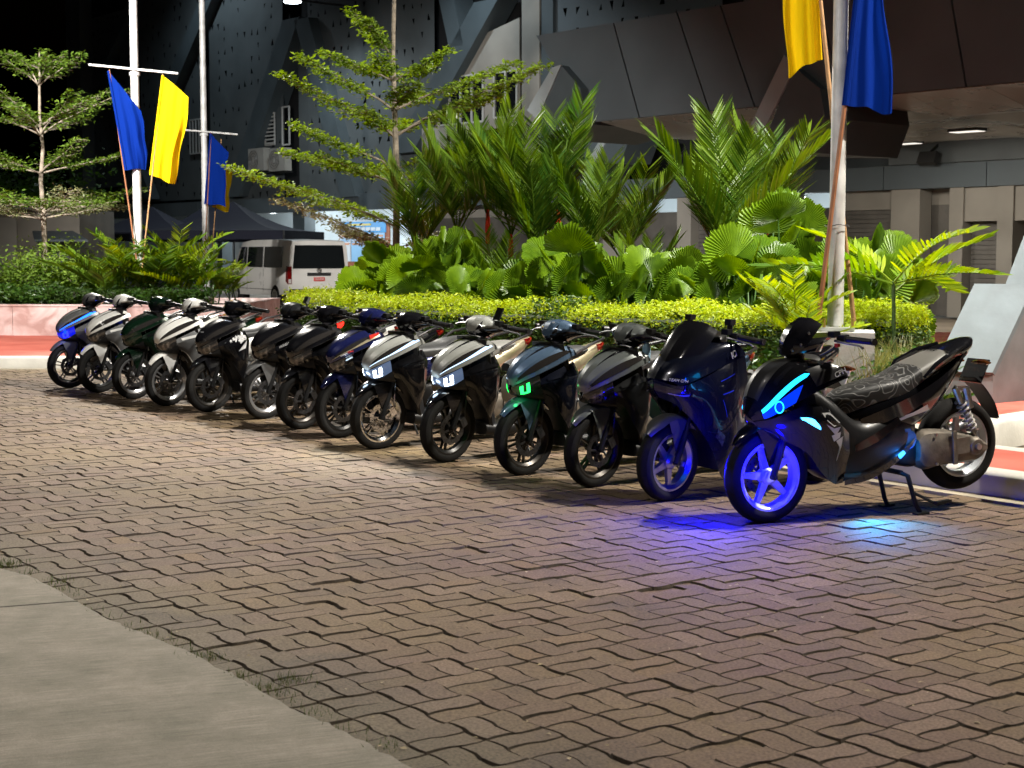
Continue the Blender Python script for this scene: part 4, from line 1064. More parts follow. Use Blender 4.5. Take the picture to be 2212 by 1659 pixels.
# ---- the fourteen scooters, far end of the row first
G_BLUE = glow('led_blue', (.01, .10, 1.0), 7.0); G_DEEP = glow('led_deep_blue', (.01, .015, 1.0), 6.0)
G_WHITE = glow('led_white', (.75, .9, 1.0), 16.0); G_GREEN = glow('led_green', (.02, 1.0, .12), 4.0); G_CYAN = glow('led_cyan', (.01, .42, 1.0), 5.0)
G_WHITE_S = glow('led_white_soft', (.55, .75, 1.0), 2.2)
M_LITLENS = mat('lit_headlight_lens', (.05, .06, .08), .1, coat=1.0, emit=(.35, .55, 1.0), es=.22); M_BLUELENS = mat('blue_headlight_lens', (.01, .01, .05), .1, coat=1.0, emit=(.0, .01, 1.0), es=.8)
P_WHITE = paint('pearl_white', (.62, .61, .58), .1, .3); P_SILVER = paint('silver_grey', (.21, .21, .22), .6, .3)
P_GREY = paint('nardo_grey', (.24, .245, .225), .05, .33, .7); P_BLACK = paint('black', (.004, .004, .005), .0, .16, .65)
P_GREEN = paint('dark_green', (.004, .016, .008), .3, .16); P_NAVY = paint('navy', (.010, .013, .065), .35, .18)
P_BLUEG = paint('blue_grey', (.085, .14, .22), .35, .26); P_GUN = paint('gunmetal', (.13, .145, .14), .35, .3); P_DKBLUE = paint('ink_blue', (.006, .008, .018), .35, .24)
P_DKGREY = paint('deep_grey', (.016, .017, .018), .3, .3); P_GOLD = paint('champagne', (.42, .36, .24), .6, .3); P_SATGREY = paint('satin_grey', (.10, .10, .10), .3, .42, .3)
RIM_S = mat('silver_rim', (.45, .45, .46), .28, metal=.85); RIM_B = mat('bronze_black_rim', (.06, .055, .05), .35, metal=.8); RIM_W = mat('pale_blue_rim', (.70, .76, .82), .35, metal=.05, coat=.4)
RIM_D = mat('dark_rim', (.02, .02, .02), .35, metal=.6); RIM_C = mat('polished_rim', (.6, .6, .62), .12, metal=1.0)
VAR = random.Random(5)
def cm(body, **k):
    d = dict(body=body, head=body, fender=body, shield=P_BLACK, shield2=M_SATIN, fin=P_BLACK, tail=body, rim=RIM_B); d.update(k); return d
PSI = 39
s1 = scooter('click', (150, 838), PSI-1, 'grey scooter with blue lit headlight at the far end of the row', cm(P_SATGREY, rim=RIM_C, drl=G_BLUE, lens=M_BLUELENS, lampcore=G_DEEP, shield=P_SATGREY, fin=P_SATGREY, shield2=P_SATGREY), steer=0)
scooter('click', (215, 848), PSI, 'white scooter with black wheels beside the blue lit one', cm(P_WHITE, rim=RIM_D, shield=P_SATGREY, fin=P_WHITE, shield2=P_WHITE), steer=4)
s3 = scooter('click', (290, 862), PSI+1, 'very dark green scooter between the two white scooters', cm(P_GREEN, rim=RIM_S, lens=P_GREEN, lampcore=P_GREEN, shield=P_GREEN), steer=1)
scooter('click', (362, 877), PSI+2, 'white scooter with silver rims and white side fins, fourth from the planter', cm(P_WHITE, rim=RIM_S, shield=P_SATGREY, fin=P_WHITE, shield2=P_WHITE), steer=0)
s5 = scooter('click', (452, 890), PSI+1, 'black scooter with white floral decal and lit red tail lamp', cm(P_BLACK, rim=RIM_B, taillens=M_REDLIT, seat=M_SEATP), steer=1)
s6 = scooter('click', (572, 905), PSI, 'black scooter with grey edged cowl in front of the white van', cm(P_BLACK, rim=RIM_S, fender=P_SATGREY, tail=P_WHITE, head=P_DKGREY, fin=P_BLACK), steer=4)
scooter('click', (650, 927), PSI+1, 'plain gloss black scooter beneath the left end of the yellow hedge', cm(P_BLACK, rim=RIM_B), steer=1)
s8 = scooter('click', (735, 945), PSI, 'navy scooter with gold stripe, round badge and red white lettering', cm(P_NAVY, rim=RIM_D, drl=P_GOLD, fender=P_NAVY, lampcore=M_LENSIN, tail=P_NAVY), steer=4)
s9 = scooter('click', (815, 970), PSI-1, 'grey scooter with white lit headlight and polished wheel rim', cm(P_GREY, rim=RIM_C, fender=P_BLACK, head=P_BLACK, drl=G_WHITE_S, lens=M_LITLENS, lampcore=G_WHITE, tail=P_GOLD, seat=M_SEATP, disc=M_CHROME, caliper=M_CHROME), steer=0)
s10 = scooter('click', (965, 998), PSI+2, 'grey scooter with white lit headlight and all black wheel', cm(P_GREY, rim=RIM_D, fender=P_BLACK, drl=G_WHITE_S, lens=M_LITLENS, lampcore=G_WHITE, tail=P_GOLD), steer=3)
s11 = scooter('click', (1130, 1027), PSI, 'blue grey scooter with green lit headlight', cm(P_BLUEG, rim=RIM_B, lens=M_SMOKE, lampcore=G_GREEN, shield=P_DKBLUE, fin=P_DKBLUE, shield2=P_DKBLUE, tail=paint('silver_white', (.45, .45, .43), .4, .3)), steer=1)
s12 = scooter('click', (1280, 1052), PSI, 'gunmetal grey scooter with unlit lamps beside the windscreen scooter', cm(P_GUN, rim=RIM_B, shield=P_DKGREY, fin=P_DKGREY, shield2=P_DKGREY, tail=P_BLUEG), steer=3)
s13 = scooter('nmax', (1440, 1082), PSI-1, 'large dark blue scooter with tall black windscreen', dict(body=P_DKBLUE, fender=P_SATGREY, tail=P_DKGREY, rim=RIM_S, seat=M_SEAT, drl=M_LETW, stripe=mat('blue_pinstripe', (.02, .05, .5), .3), lens2=M_LENSIN), steer=2)
s14 = scooter('aerox', (1660, 1128), 24, 'black sport scooter on its centre stand with blue lit lamps and white rims', dict(body=P_BLACK, fender=P_BLACK, tail=P_BLACK, rim=RIM_W, seat=M_SEATP, drl=G_CYAN, lens=mat('blue_lit_lens', (.01, .02, .10), .1, emit=(.0, .04, 1.0), es=1.1), indlit=glow('indicator_blue', (.05, .40, 1.0), 9.0), spring=mat('white_spring', (.5, .48, .44), .4)), lean=0, steer=0, pitch=4.4, stand='centre', skip=('number_plate',))
obj('number_plate', MB().box((-1.60, 0, .735), (.008, .20, .16), Matrix.Rotation(R(-30), 3, 'Y')).mesh('number_plate', smooth=False), mat('dark_plate', (.01, .01, .014), .25, coat=.5), s14)

# marks and lettering
for s_ in (1,):
    lettering(s13, 'ICPH', .062, (-.335, .243, .965), (-.25, .93, .3), (-.93, -.25, .25), M_LETW)
    lettering(s13, 'TEAM CPH', .026, (.075, .152, .800), (.55, .62, .45), (-.62, .78, 0), M_LETW)
    lettering(s6, 'HONDA', .03, (-.085, .194, .73), (.25, .95, .15), (-.85, .1, .35), M_LETW)
    lettering(s8, 'TEAM', .026, (.062, .118, .738), (.6, .6, .5), (-.62, .62, .45), M_LETW)
    lettering(s8, 'CPH', .026, (.015, .148, .765), (.5, .7, .45), (-.62, .62, .42), M_LETR)
    lettering(s11, 'CLICK', .065, (-.90, .178, .66), (0, 1, .1), (-1, 0, .28), M_LETW)
    lettering(s14, 'CPH', .045, (-.395, .232, .868), (.1, .95, .3), (-.9, .1, .35), M_LETW)
    lettering(s14, 'cuc', .06, (-1.27, 0, .902), (.1, 0, 1), (0, 1, 0), M_BLACKP, shear=0)
    lettering(s14, 'YAMAHA', .018, (.10, .03, .57), (1, .5, .2), (-.5, 1, 0), M_LETW)
    lettering(s11, 'H', .03, (-.222, .03, 1.098), (.6, .1, .8), (-.1, 1, 0), M_LETW, shear=0)
# round badge on the navy nose
bd = MB()
for r_ in (.017,):
    bd.tube([(.150, r_*math.cos(t), .715+r_*math.sin(t)) for t in np.linspace(0, 6.283, 20)], .002, 5, cap=False)
for k in range(3):
    t = R(90+120*k); bd.tube([(.152, 0, .715), (.152, .016*math.cos(t), .715+.016*math.sin(t))], .0018, 5)
obj('round_badge', bd.mesh('round_badge'), M_LETW, s8)
# pale floral decal on the black scooter
fl = MB()
pl5 = FPatch(LS)
rr = random.Random(3)
for _ in range(46):
    u = rr.uniform(.38, .78); v = .16+.18*(u-.38)+rr.gauss(0, .05)
    c_ = pl5.at(u, v)+pl5.nrm(u, v)*.009; r_ = rr.uniform(.006, .014)
    fl.add([c_+np.array([r_*math.cos(t)*(1+.4*math.cos(5*t)), 0, r_*math.sin(t)*(1+.4*math.cos(5*t))]) for t in np.linspace(0, 6.283, 11)[:-1]], [tuple(range(10))])
for pts in ([(.22, .22), (.5, .12), (.5, .20)], [(.55, .52), (.78, .34), (.74, .46)], [(.58, .30), (.80, .20), (.80, .28), (.60, .38)]):
    fl.add([pl5.at(u, v)+pl5.nrm(u, v)*.008 for u, v in pts], [tuple(range(len(pts)))])
obj('flower_decal', fl.mesh('flower_decal', smooth=False), mat('white_decal', (.6, .6, .6), .4), s5)
# lamps that give light: headlights, indicators, underglow
def bike_lamp(root, kind, pos, e, col, tgt=None, spot=None, size=.03):
    o = lamp('scooter_lamp', kind, (0, 0, 0), e, col, None, spot, .7, size, root)
    o.location = pos
    if tgt is not None: o.rotation_euler = (Vector(tgt)-Vector(pos)).to_track_quat('-Z', 'Y').to_euler()
    return o
# things left on or fixed to single scooters
def clip_on(root, name, mb, m): return obj(name, mb.mesh(name), m, root)
clip_on(s10, 'phone_holder', MB().box((-.34, .15, 1.14), (.012, .07, .10), Matrix.Rotation(R(-25), 3, 'Y')).tube([(-.35, .15, 1.06), (-.34, .15, 1.12)], .010, 6), M_BLACKP)
clip_on(s6, 'phone_holder', MB().box((-.35, .16, 1.15), (.03, .06, .07), Matrix.Rotation(R(-25), 3, 'Y')).tube([(-.36, .16, 1.06), (-.35, .16, 1.12)], .010, 6), M_METAL)
bt_ = clip_on(s12, 'drink_bottle', MB().lathe([(0, 0), (.028, 0), (.030, .02), (.030, .10), (.014, .135), (.014, .15)], (-.33, .13, .86), 'z', 12), mat('clear_blue_bottle', (.25, .42, .55), .1, coat=1.0))
obj('bottle_cap', MB().lathe([(0, .175), (.017, .175), (.017, .148)], (-.33, .13, .86), 'z', 12).mesh('bottle_cap'), mat('blue_cap', (.10, .32, .62), .4), bt_)
clip_on(s9, 'key_tag', MB().box((-.24, .10, .985), (.004, .03, .05), Matrix.Rotation(R(60), 3, 'Y')), M_PLATE)
clip_on(s12, 'paper_tag', MB().box((-.20, .06, .968), (.05, .07, .004), Matrix.Rotation(R(-14), 3, 'Y')), M_PLATE)
clip_on(s10, 'paper_tag', MB().box((-.20, .06, .968), (.05, .07, .004), Matrix.Rotation(R(-14), 3, 'Y')), M_PLATE)
clip_on(s8, 'red_sticker', MB().box((-.20, .185, .90), (.10, .004, .035), Matrix.Rotation(R(14), 3, 'Y')), M_LETR)
clip_on(s14, 'red_lever_adjuster', MB().box((-.40, .21, 1.03), (.02, .03, .02)), M_LETR)
bike_lamp(s14, 'POINT', (.06, .27, .50), 20, (.0, .0, 1.0), size=.04)
bike_lamp(s14, 'POINT', (.24, -.24, .34), 24, (.0, .0, 1.0), size=.04)
bike_lamp(s14, 'SPOT', (.34, .02, .50), 60, (.0, .0, 1.0), (.75, .0, 0), 130)
bike_lamp(s14, 'POINT', (.10, .22, .30), 3, (.0, .0, 1.0), size=.04)
bike_lamp(s14, 'SPOT', (-.60, .22, .17), 42, (.0, .33, 1.0), (-.55, .42, -.1), 120)
bike_lamp(s14, 'POINT', (.12, .20, .74), 1.6, (.0, .10, 1.0), size=.03)
bike_lamp(s14, 'POINT', (-.9, .2, .30), 2.0, (.02, .25, 1.0))

for s_h in (s9, s10):
    for sd in (-1, 1): bike_lamp(s_h, 'SPOT', (.14, sd*.09, .65), 22, (.7, .86, 1.0), (1.4, sd*.25, -.1), 95, .04)
    bike_lamp(s_h, 'POINT', (.17, 0, .60), 1.2, (.6, .8, 1.0), size=.04)
bike_lamp(s11, 'POINT', (.15, .12, .62), .7, (.02, 1, .15), size=.03)
bike_lamp(s1, 'POINT', (.15, .14, .66), 1.5, (.0, .06, 1), size=.04)
# ================================================================ planting
M_FAN = leaf_mat('fan_leaf', (.022, .078, .004), (.17, .28, .010), .32, .36, .4)
M_FROND = leaf_mat('palm_leaflet', (.026, .085, .008), (.14, .22, .016), .42, .4, .4)
M_FRONDY = leaf_mat('palm_leaflet_yellow', (.08, .18, .010), (.27, .33, .018), .42, .45, .3)
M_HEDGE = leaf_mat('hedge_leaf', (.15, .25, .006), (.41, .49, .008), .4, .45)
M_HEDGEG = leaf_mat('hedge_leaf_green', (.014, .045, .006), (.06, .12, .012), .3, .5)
M_TREE = leaf_mat('tree_leaf', (.06, .12, .012), (.20, .29, .04), .4, .6, .2)
M_TREEP = leaf_mat('tree_leaf_pale', (.10, .12, .045), (.24, .24, .10), .3, .5)
M_SHRUB = leaf_mat('shrub_leaf', (.022, .075, .012), (.075, .16, .02), .35, .38)
M_BARK = mat('grey_bark', (.20, .165, .125), .9, noise=.4, nscale=14, bump=.6, bscale=40)
M_REDSTEM = mat('red_crownshaft', (.62, .035, .012), .35, noise=.2, nscale=6)
M_STEM = mat('green_stem', (.06, .11, .03), .5, noise=.3, nscale=10)
M_PETIOLE = mat('petiole', (.05, .12, .02), .5)

def fan_leaf_mesh(seed, span=305, n=34):
    r_ = random.Random(seed); A = []; nt = 2*n
    cup = r_.uniform(.05, .20); droop = r_.uniform(.0, .22); tw = r_.uniform(-.06, .06); lob = [r_.uniform(.9, 1.04) for _ in range(n+1)]
    for ri, rr in enumerate((.03, .3, .6, .85, 1.0)):
        row = []
        for i in range(nt+1):
            t = R(-span/2+span*i/nt); up = 1 if i % 2 else -1
            e = rr*(1.0-.12*(abs(t)/R(span/2))**3)*(1 if rr < 1 else (1.0 if i % 2 == 0 else .965)*lob[i//2])
            z = cup*rr*rr-droop*max(0, rr-.55)**2*2.4*(1+.5*math.cos(3*t+seed))+up*.030*rr*(1-.2*rr)+tw*rr*math.sin(t*1.5)*rr
            row.append((e*math.cos(t), e*math.sin(t), z))
        A.append(row)
    return MB().grid(np.array(A)).mesh('fan_leaf', smooth=False)
FANS = [fan_leaf_mesh(k, span=random.uniform(150, 235)) for k in range(7)]
def frond_mesh(seed, L=1.5, arch=.35, pairs=34, ll=.42, lw=.026, vee=.55, name='frond', fwd=1.0, droop=.2):
    r_ = random.Random(seed); b = MB(); pts = []
    for i in range(13):
        t = i/12; pts.append(Vector((L*t*(1-.12*arch*t*t), 0, -arch*L*.75*t**2.4)))
    b.tube(pts, [.011*(1-.8*i/12)+.002 for i in range(13)], 5)
    def at(t):
        x = t*12; i = min(int(x), 11); return pts[i].lerp(pts[i+1], x-i), (pts[i+1]-pts[i]).normalized()
    for k in range(pairs):
        t = .16+.84*k/(pairs-1); p, d = at(t)
        l = ll*(math.sin(min(1, .30+t*1.05)*math.pi*.86)**.7+.12)*r_.uniform(.9, 1.08)
        fw = (.55+.55*t)*fwd
        for s_ in (-1, 1):
            if r_.random() < .04: continue
            dr = (d*fw+Vector((0, s_*1.0, 0))+Vector((0, 0, vee*(1-.4*t)))).normalized()
            rl = r_.gauss(.35*s_, .45); wv = (d-dr*d.dot(dr)).normalized(); wv = (wv*math.cos(rl)+dr.cross(wv)*math.sin(rl))*lw*r_.uniform(.85, 1.15)
            dp = Vector((0, 0, -l*r_.uniform(.0, droop)))
            q0 = p; q1 = p+dr*l*.4; q2 = p+dr*l*.75+dp*.45; q3 = p+dr*l+dp
            b.add([q0-wv*.25, q0+wv*.25, q1+wv*.5, q1-wv*.5, q2+wv*.42, q2-wv*.42, q3], [(0,1,2,3), (3,2,4,5), (5,4,6)])
    return b.mesh(name, smooth=False)
FR_UP = [frond_mesh(k, 1.45, .06+.09*(k % 3), 34, .52, .025, .28, fwd=1.35, droop=.06) for k in range(6)]
FR_AR = [frond_mesh(20+k, 1.0, .22+.14*(k % 3), 19, .33, .038, .45) for k in range(4)]

def orient(o, p, out, up, s=1.0, roll=0.0):
    """x along `out`, z near `up`"""
    x = Vector(out).normalized(); z = Vector(up); z = (z-x*z.dot(x)).normalized(); y = z.cross(x)
    o.matrix_local = Matrix.Translation(p) @ Matrix((x, y, z)).transposed().to_4x4() @ Matrix.Rotation(roll, 4, 'X') @ Matrix.Scale(s, 4)
def fan_palm(base, n, h, label, group='fan palms on the planted island', rmin=.24, rmax=.37, seed=0, face=None, big=None):
    r_ = random.Random(seed); root = empty('fan_palm', base, 0, label, 'palm', group)
    st = MB()
    cam_dir = (Vector((0, 0, 1.5))-Vector(base)).normalized()
    for i in range(n):
        a = i*2.39996+seed; hh = h*(.16+.78*(i+.5)/n); reach = (.52-.34*i/n)*r_.uniform(.75, 1.2)
        tip = Vector((math.cos(a)*reach, math.sin(a)*reach, hh))
        st.tube([Vector((0, 0, 0)), Vector((tip.x*.35, tip.y*.35, hh*.62)), tip], [.013, .010, .007], 5)
        o = obj('fan_leaf', r_.choice(FANS), M_FAN, root)
        out = Vector((math.cos(a)*.75, math.sin(a)*.75, r_.uniform(.35, 1.4)))
        side_ = r_.random()
        up = cam_dir*.75+Vector((r_.gauss(0, .3), r_.gauss(0, .25), .65)) if side_ < .78 else Vector((math.cos(a)*.4, math.sin(a)*.4, 1))
        sc = rmax*1.0 if (big and i >= n-big) else r_.uniform(rmin, rmax)
        orient(o, tip, out, up, sc, r_.uniform(-.25, .25))
    st.build('leaf_stalk', M_PETIOLE, root)
    return root
def feather_palm(base, h, n, label, meshes, m, red=True, s=(.8, 1.05), rise=(.9, 2.4), seed=0, group=None, name='palm', stems=1, yellow=0, stem_r=.03, az=None):
    r_ = random.Random(seed); root = empty(name, base, 0, label, 'palm', group)
    for k in range(stems):
        off = Vector((r_.gauss(0, .07), r_.gauss(0, .07), 0)) if stems > 1 else Vector((0, 0, 0)); hk = h*(1 if k == 0 else r_.uniform(.55, .9))
        top = off+Vector((r_.gauss(0, .04), r_.gauss(0, .04), hk))
        tb = MB().tube([off, off.lerp(top, .5), top], [stem_r, stem_r*.8, stem_r*.75], 8); tb.build('stem', M_STEM if not red else M_BARK, root)
        if red: MB().tube([top-Vector((0, 0, .02)), top+Vector((0, 0, .22)), top+Vector((0, 0, .46))], [stem_r*1.05, stem_r*1.15, stem_r*.5], 8).build('crownshaft', M_REDSTEM, root)
        t2 = top+Vector((0, 0, .42 if red else 0)); nk = n if k == 0 else max(3, n-2)
        for i in range(nk):
            a = 2*math.pi*(i+r_.uniform(-.3, .3))/nk+seed*1.7
            if az: a = az[i % len(az)]+r_.uniform(-.15, .15)
            f = obj('frond', r_.choice(meshes), M_FRONDY if i < yellow else m, root)
            orient(f, t2-Vector((0, 0, r_.uniform(0, .12))), (math.cos(a), math.sin(a), r_.uniform(*rise)), (-math.cos(a)*.8, -math.sin(a)*.8, 1), r_.uniform(*s), r_.uniform(-.25, .25))
    return root
def leaf_cloud(pts_normals, size, r_, quad=True, jit=.6):
    """many small leaves; each a folded diamond"""
    n = len(pts_normals); b = MB(); V = []; F = []
    for p, nn in pts_normals:
        z = (Vector(nn)+Vector((r_.gauss(0, jit), r_.gauss(0, jit), r_.gauss(0, jit)))).normalized()
        a = r_.uniform(0, 6.283); x = Vector((math.cos(a), math.sin(a), 0)); x = (x-z*x.dot(z)); 
        if x.length < .05: continue
        x.normalize(); y = z.cross(x); L = size*r_.uniform(.7, 1.3); w = L*.46
        p = Vector(p); o = len(V)
        V += [p, p+x*L*.55+y*w*.5+z*L*.08, p+x*L, p+x*L*.55-y*w*.5+z*L*.08]; F += [(o, o+1, o+2), (o, o+2, o+3)]
    b.v = [tuple(v) for v in V]; b.f = F
    return b

# ---- clipped golden hedge round the front of the island
HC = crs(np.array([(-2.42, 19.6), (-2.2, 18.55), (-1.35, 17.25), (-.3, 16.1), (.8, 15.1), (1.9, 14.25), (2.6, 13.8), (3.12, 13.78), (3.36, 14.15), (3.5, 14.9)]), 8)
r_ = random.Random(11); pn = []; pg = []
def hedge_pt(rr):
    i = rr.uniform(0, len(HC)-1.001); k = int(i); c = Vector((*(HC[k]*(1-i+k)+HC[k+1]*(i-k)), 0)); d = (HC[k+1]-HC[k]); d = Vector((d[0], d[1], 0)).normalized(); return c, Vector((-d.y, d.x, 0)), i
for _ in range(40000):
    c, n_, i = hedge_pt(r_); top = 1.08+.035*math.sin(i*.7)+.03*math.sin(i*2.3+1)
    q = r_.random(); hw = .40
    if q < .52: o_ = r_.uniform(-hw, hw); z = top-.07*abs(o_/hw)**3+r_.gauss(0, .022); nn = (0, 0, 1)
    elif q < .92: o_ = -hw+r_.gauss(0, .035); z = r_.uniform(.62, top); nn = (-n_.x, -n_.y, .5)
    else: o_ = hw+r_.gauss(0, .03); z = r_.uniform(.62, top); nn = (n_.x, n_.y, .5)
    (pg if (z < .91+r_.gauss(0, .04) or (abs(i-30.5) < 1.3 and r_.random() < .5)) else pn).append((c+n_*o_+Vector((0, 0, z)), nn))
hedge = empty('hedge', (HC[20][0], HC[20][1], .23), 0, 'long clipped golden yellow hedge curving round the planted island', 'hedge')
def to_local(mb, root): mb.v = [tuple(Vector(v)-root.location) for v in mb.v]; return mb
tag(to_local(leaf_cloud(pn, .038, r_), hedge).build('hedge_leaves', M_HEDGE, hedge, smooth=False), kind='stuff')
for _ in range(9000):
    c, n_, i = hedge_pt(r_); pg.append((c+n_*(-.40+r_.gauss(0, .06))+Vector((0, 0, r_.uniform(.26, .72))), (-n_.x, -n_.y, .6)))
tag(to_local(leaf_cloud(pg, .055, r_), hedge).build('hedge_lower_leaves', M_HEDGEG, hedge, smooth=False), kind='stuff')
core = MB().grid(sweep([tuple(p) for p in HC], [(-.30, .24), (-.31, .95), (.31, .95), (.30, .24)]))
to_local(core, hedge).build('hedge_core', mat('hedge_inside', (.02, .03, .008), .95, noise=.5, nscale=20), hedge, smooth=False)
# pale stones edging the bed
for k in range(17):
    u = 1145+k*22+random.uniform(-6, 6); p = gz(u, 716+random.uniform(-4, 4)+(k*.9), .36); sx_ = random.uniform(.06, .11)
    b = MB(); rr = random.Random(k)
    b.loft([[(sx_*math.cos(t)*w_*rr.uniform(.85, 1.1), sx_*.8*math.sin(t)*w_*rr.uniform(.85, 1.1), z*sx_) for t in np.arange(7)*.8976] for z, w_ in ((-1.6, .7), (-.4, 1.0), (.35, .85), (.75, .4))], 2, 2)
    o = b.build('edging_stone', mat('pale_stone', (.50, .44, .33), .85, noise=.3, nscale=9, bump=.4)); o.location = p+Vector((0, .1, .08))
    tag(o, 'pale rounded stone in the line of stones below the yellow hedge', 'stone', 'edging stones below the hedge')

# ---- fan palms
FP = [  # pixel column, depth, leaves, height, note
    (800, 18.9, 9, .95, 'low fan palm at the left tip of the island beside the van'),
    (852, 19.3, 11, 1.25, 'fan palm with yellow edged leaves under the tiered tree'),
    (905, 18.6, 11, 1.20, 'fan palm of overlapping leaves behind the left end of the hedge'),
    (965, 19.0, 12, 1.45, 'tall fan palm cluster right of the tiered tree trunk'),
    (1030, 17.9, 10, 1.05, 'fan palm leaning over the hedge below the densest feather palms'),
    (1085, 18.2, 9, 1.05, 'small dark fan palm at the foot of the leftmost red stem'),
    (1140, 17.2, 10, 1.05, 'fan palm in front of the red stemmed palm'),
    (1215, 17.0, 10, 1.40, 'fan palm with one round pale leaf facing forward between two red stems'),
    (1285, 16.8, 11, 1.15, 'fan palm below the second red stem'),
    (1370, 16.6, 11, 1.10, 'fan palm at the middle of the island behind the hedge'),
    (1440, 16.8, 10, 1.25, 'fan palm left of the tallest feather palm'),
    (1520, 16.2, 11, 1.10, 'fan palm at the foot of the tallest feather palm'),
    (1620, 15.6, 12, 1.35, 'fan palm with the largest leaves, left of the big flagpole'),
    (1690, 16.4, 12, 1.75, 'tallest fan palm rising behind the large leaved one'),
    (1760, 16.0, 10, 1.30, 'fan palm just left of the flagpole foot'),
    (1850, 15.6, 11, 1.25, 'fan palm just right of the flagpole foot'),
    (1890, 16.4, 9, 1.45, 'fan palm at the right tip of the island behind the young palm')]
for k, (u, Y, n, h, lab) in enumerate(FP):
    p = gy(u, 600, Y); fan_palm((p.x, p.y, .23), int(n*2.6), h*1.05, lab, seed=k+1, face=-1.75, big=1 if k in (7, 12, 13) else None)
# ---- feather palms with red crownshafts, behind the fan palms
WP = [(940, 18.9, .25, 8, 'low feather palm filling in behind the left fan palms', .7), (1075, 18.6, .30, 8, 'low feather palm in front of the dense left clump', .7), (1410, 18.0, .25, 8, 'low drooping feather palm at the middle gap', .75), (1630, 17.4, .30, 8, 'low feather palm right of the lone red stem', .7), (905, 20.2, 1.0, 7, 'feather palm on the left, next to the tiered tree trunk', .95), (985, 19.6, 1.25, 8, 'dense feather palm second from the tiered tree', 1.0),
      (1060, 20.0, 1.5, 8, 'feather palm rising behind the dense ones', 1.0), (1110, 19.2, 1.2, 8, 'feather palm left of the first bright red stem', 1.0), (1166, 18.6, .95, 9, 'feather palm with bright red stem under the darkest canopy panel', 1.12),
      (1215, 19.8, 1.55, 8, 'tallest feather palm of the left clump', 1.05), (1280, 18.4, .95, 7, 'slim feather palm with thin red stem at the middle', .9), (1340, 19.0, .9, 7, 'feather palm with yellowing fronds at the right of the clump', .95),
      (1545, 18.6, 1.0, 8, 'feather palm behind the lone red stem', .95), (1582, 17.8, .95, 9, 'lone large feather palm with red stem left of the flagpole', 1.2), (1672, 18.6, 1.2, 8, 'feather palm with one frond coloured backlit yellow near the flagpole', 1.0)]  # last palm's yellow frond carries its backlight in the leaflet colour
for k, (u, Y, h, n, lab, s0) in enumerate(WP):
    p = gy(u, 600, Y); feather_palm((p.x, p.y, .23), h, n, lab, FR_UP, M_FROND, True, (s0*.75, s0*1.0), (1.2, 4.5), k+3, 'red stemmed feather palms', yellow=1 if k in (4, 11, 14) else 0)
# ---- young arecas by the flagpole
p = gy(1938, 640, 13.35); feather_palm((p.x, p.y, .2), 1.15, 6, 'young bright green palm with spread fronds at the right of the hedge', FR_AR, M_FRONDY, False, (.85, 1.1), (.15, 1.0), 5, None, stems=1, yellow=2, stem_r=.022, az=[.1, .75, 2.6, 3.4, -1.2, -.4])
p = gy(1715, 640, 12.75); feather_palm((p.x, p.y, .2), .75, 7, 'young thin palm standing just left of the big flagpole', FR_AR, M_FRONDY, False, (.55, .8), (.8, 2.2), 8, None, stems=2, stem_r=.014)
p = gy(1950, 720, 13.1); feather_palm((p.x, p.y, .2), .10, 8, 'low dark green palm seedling between the hedge and the grey buttress', FR_AR, M_SHRUB, False, (.45, .65), (.4, 1.4), 9, None, stems=2, stem_r=.012)
# ---- low shrubs below the hedge
def shrub(base, rx, ry, h, n, size, m, label, seed=0, name='shrub', group=None, cat='shrub'):
    r_ = random.Random(seed); root = empty(name, base, 0, label, cat, group); P = []
    st = MB()
    for k in range(9):
        a = r_.uniform(0, 6.28); q = Vector((rx*.6*math.cos(a), ry*.6*math.sin(a), h*r_.uniform(.6, .95))); st.tube([(0, 0, 0), q*.5+Vector((0, 0, .05)), q], [.012, .008, .004], 5)
        for _ in range(n//9):
            t = r_.uniform(.3, 1.05); c = q*t+Vector((r_.gauss(0, rx*.28), r_.gauss(0, ry*.28), r_.gauss(0, h*.10)))
            if c.z > 0: P.append((c, (c.x*.6/rx, c.y*.6/ry, .8)))
    st.build('stem', M_BARK, root); tag(leaf_cloud(P, size, r_).build('foliage', m, root, smooth=False), kind='stuff'); return root
for k, (u, v, Y, rx, h, lab) in enumerate([(1670, 760, 12.6, .42, .60, 'leafy low shrub between the two largest scooters'), (1890, 770, 12.75, .45, .60, 'leafy low shrub behind the sport scooter seat'), (1770, 780, 12.3, .32, .35, 'small shrub at the foot of the white plinth'), (1955, 745, 13.2, .30, .40, 'pale tipped shrub beside the grey buttress')]):
    p = gy(u, v, Y); shrub((p.x, p.y, .2), rx, rx*.8, h, 1400, .075, M_SHRUB if k != 3 else M_HEDGEG, lab, k)
grs = []
for _ in range(260):
    p = gy(random.uniform(1835, 1985), 780, random.uniform(12.6, 13.2)); grs.append((p.x, p.y, .2))
tag(blades('tall_grass', grs, leaf_mat('pale_grass', (.10, .13, .03), (.26, .25, .09), .35), h=(.3, .75), w=.012, n=5, spread=.05), 'pale long grass at the right end of the hedge', 'grass', kind='stuff')

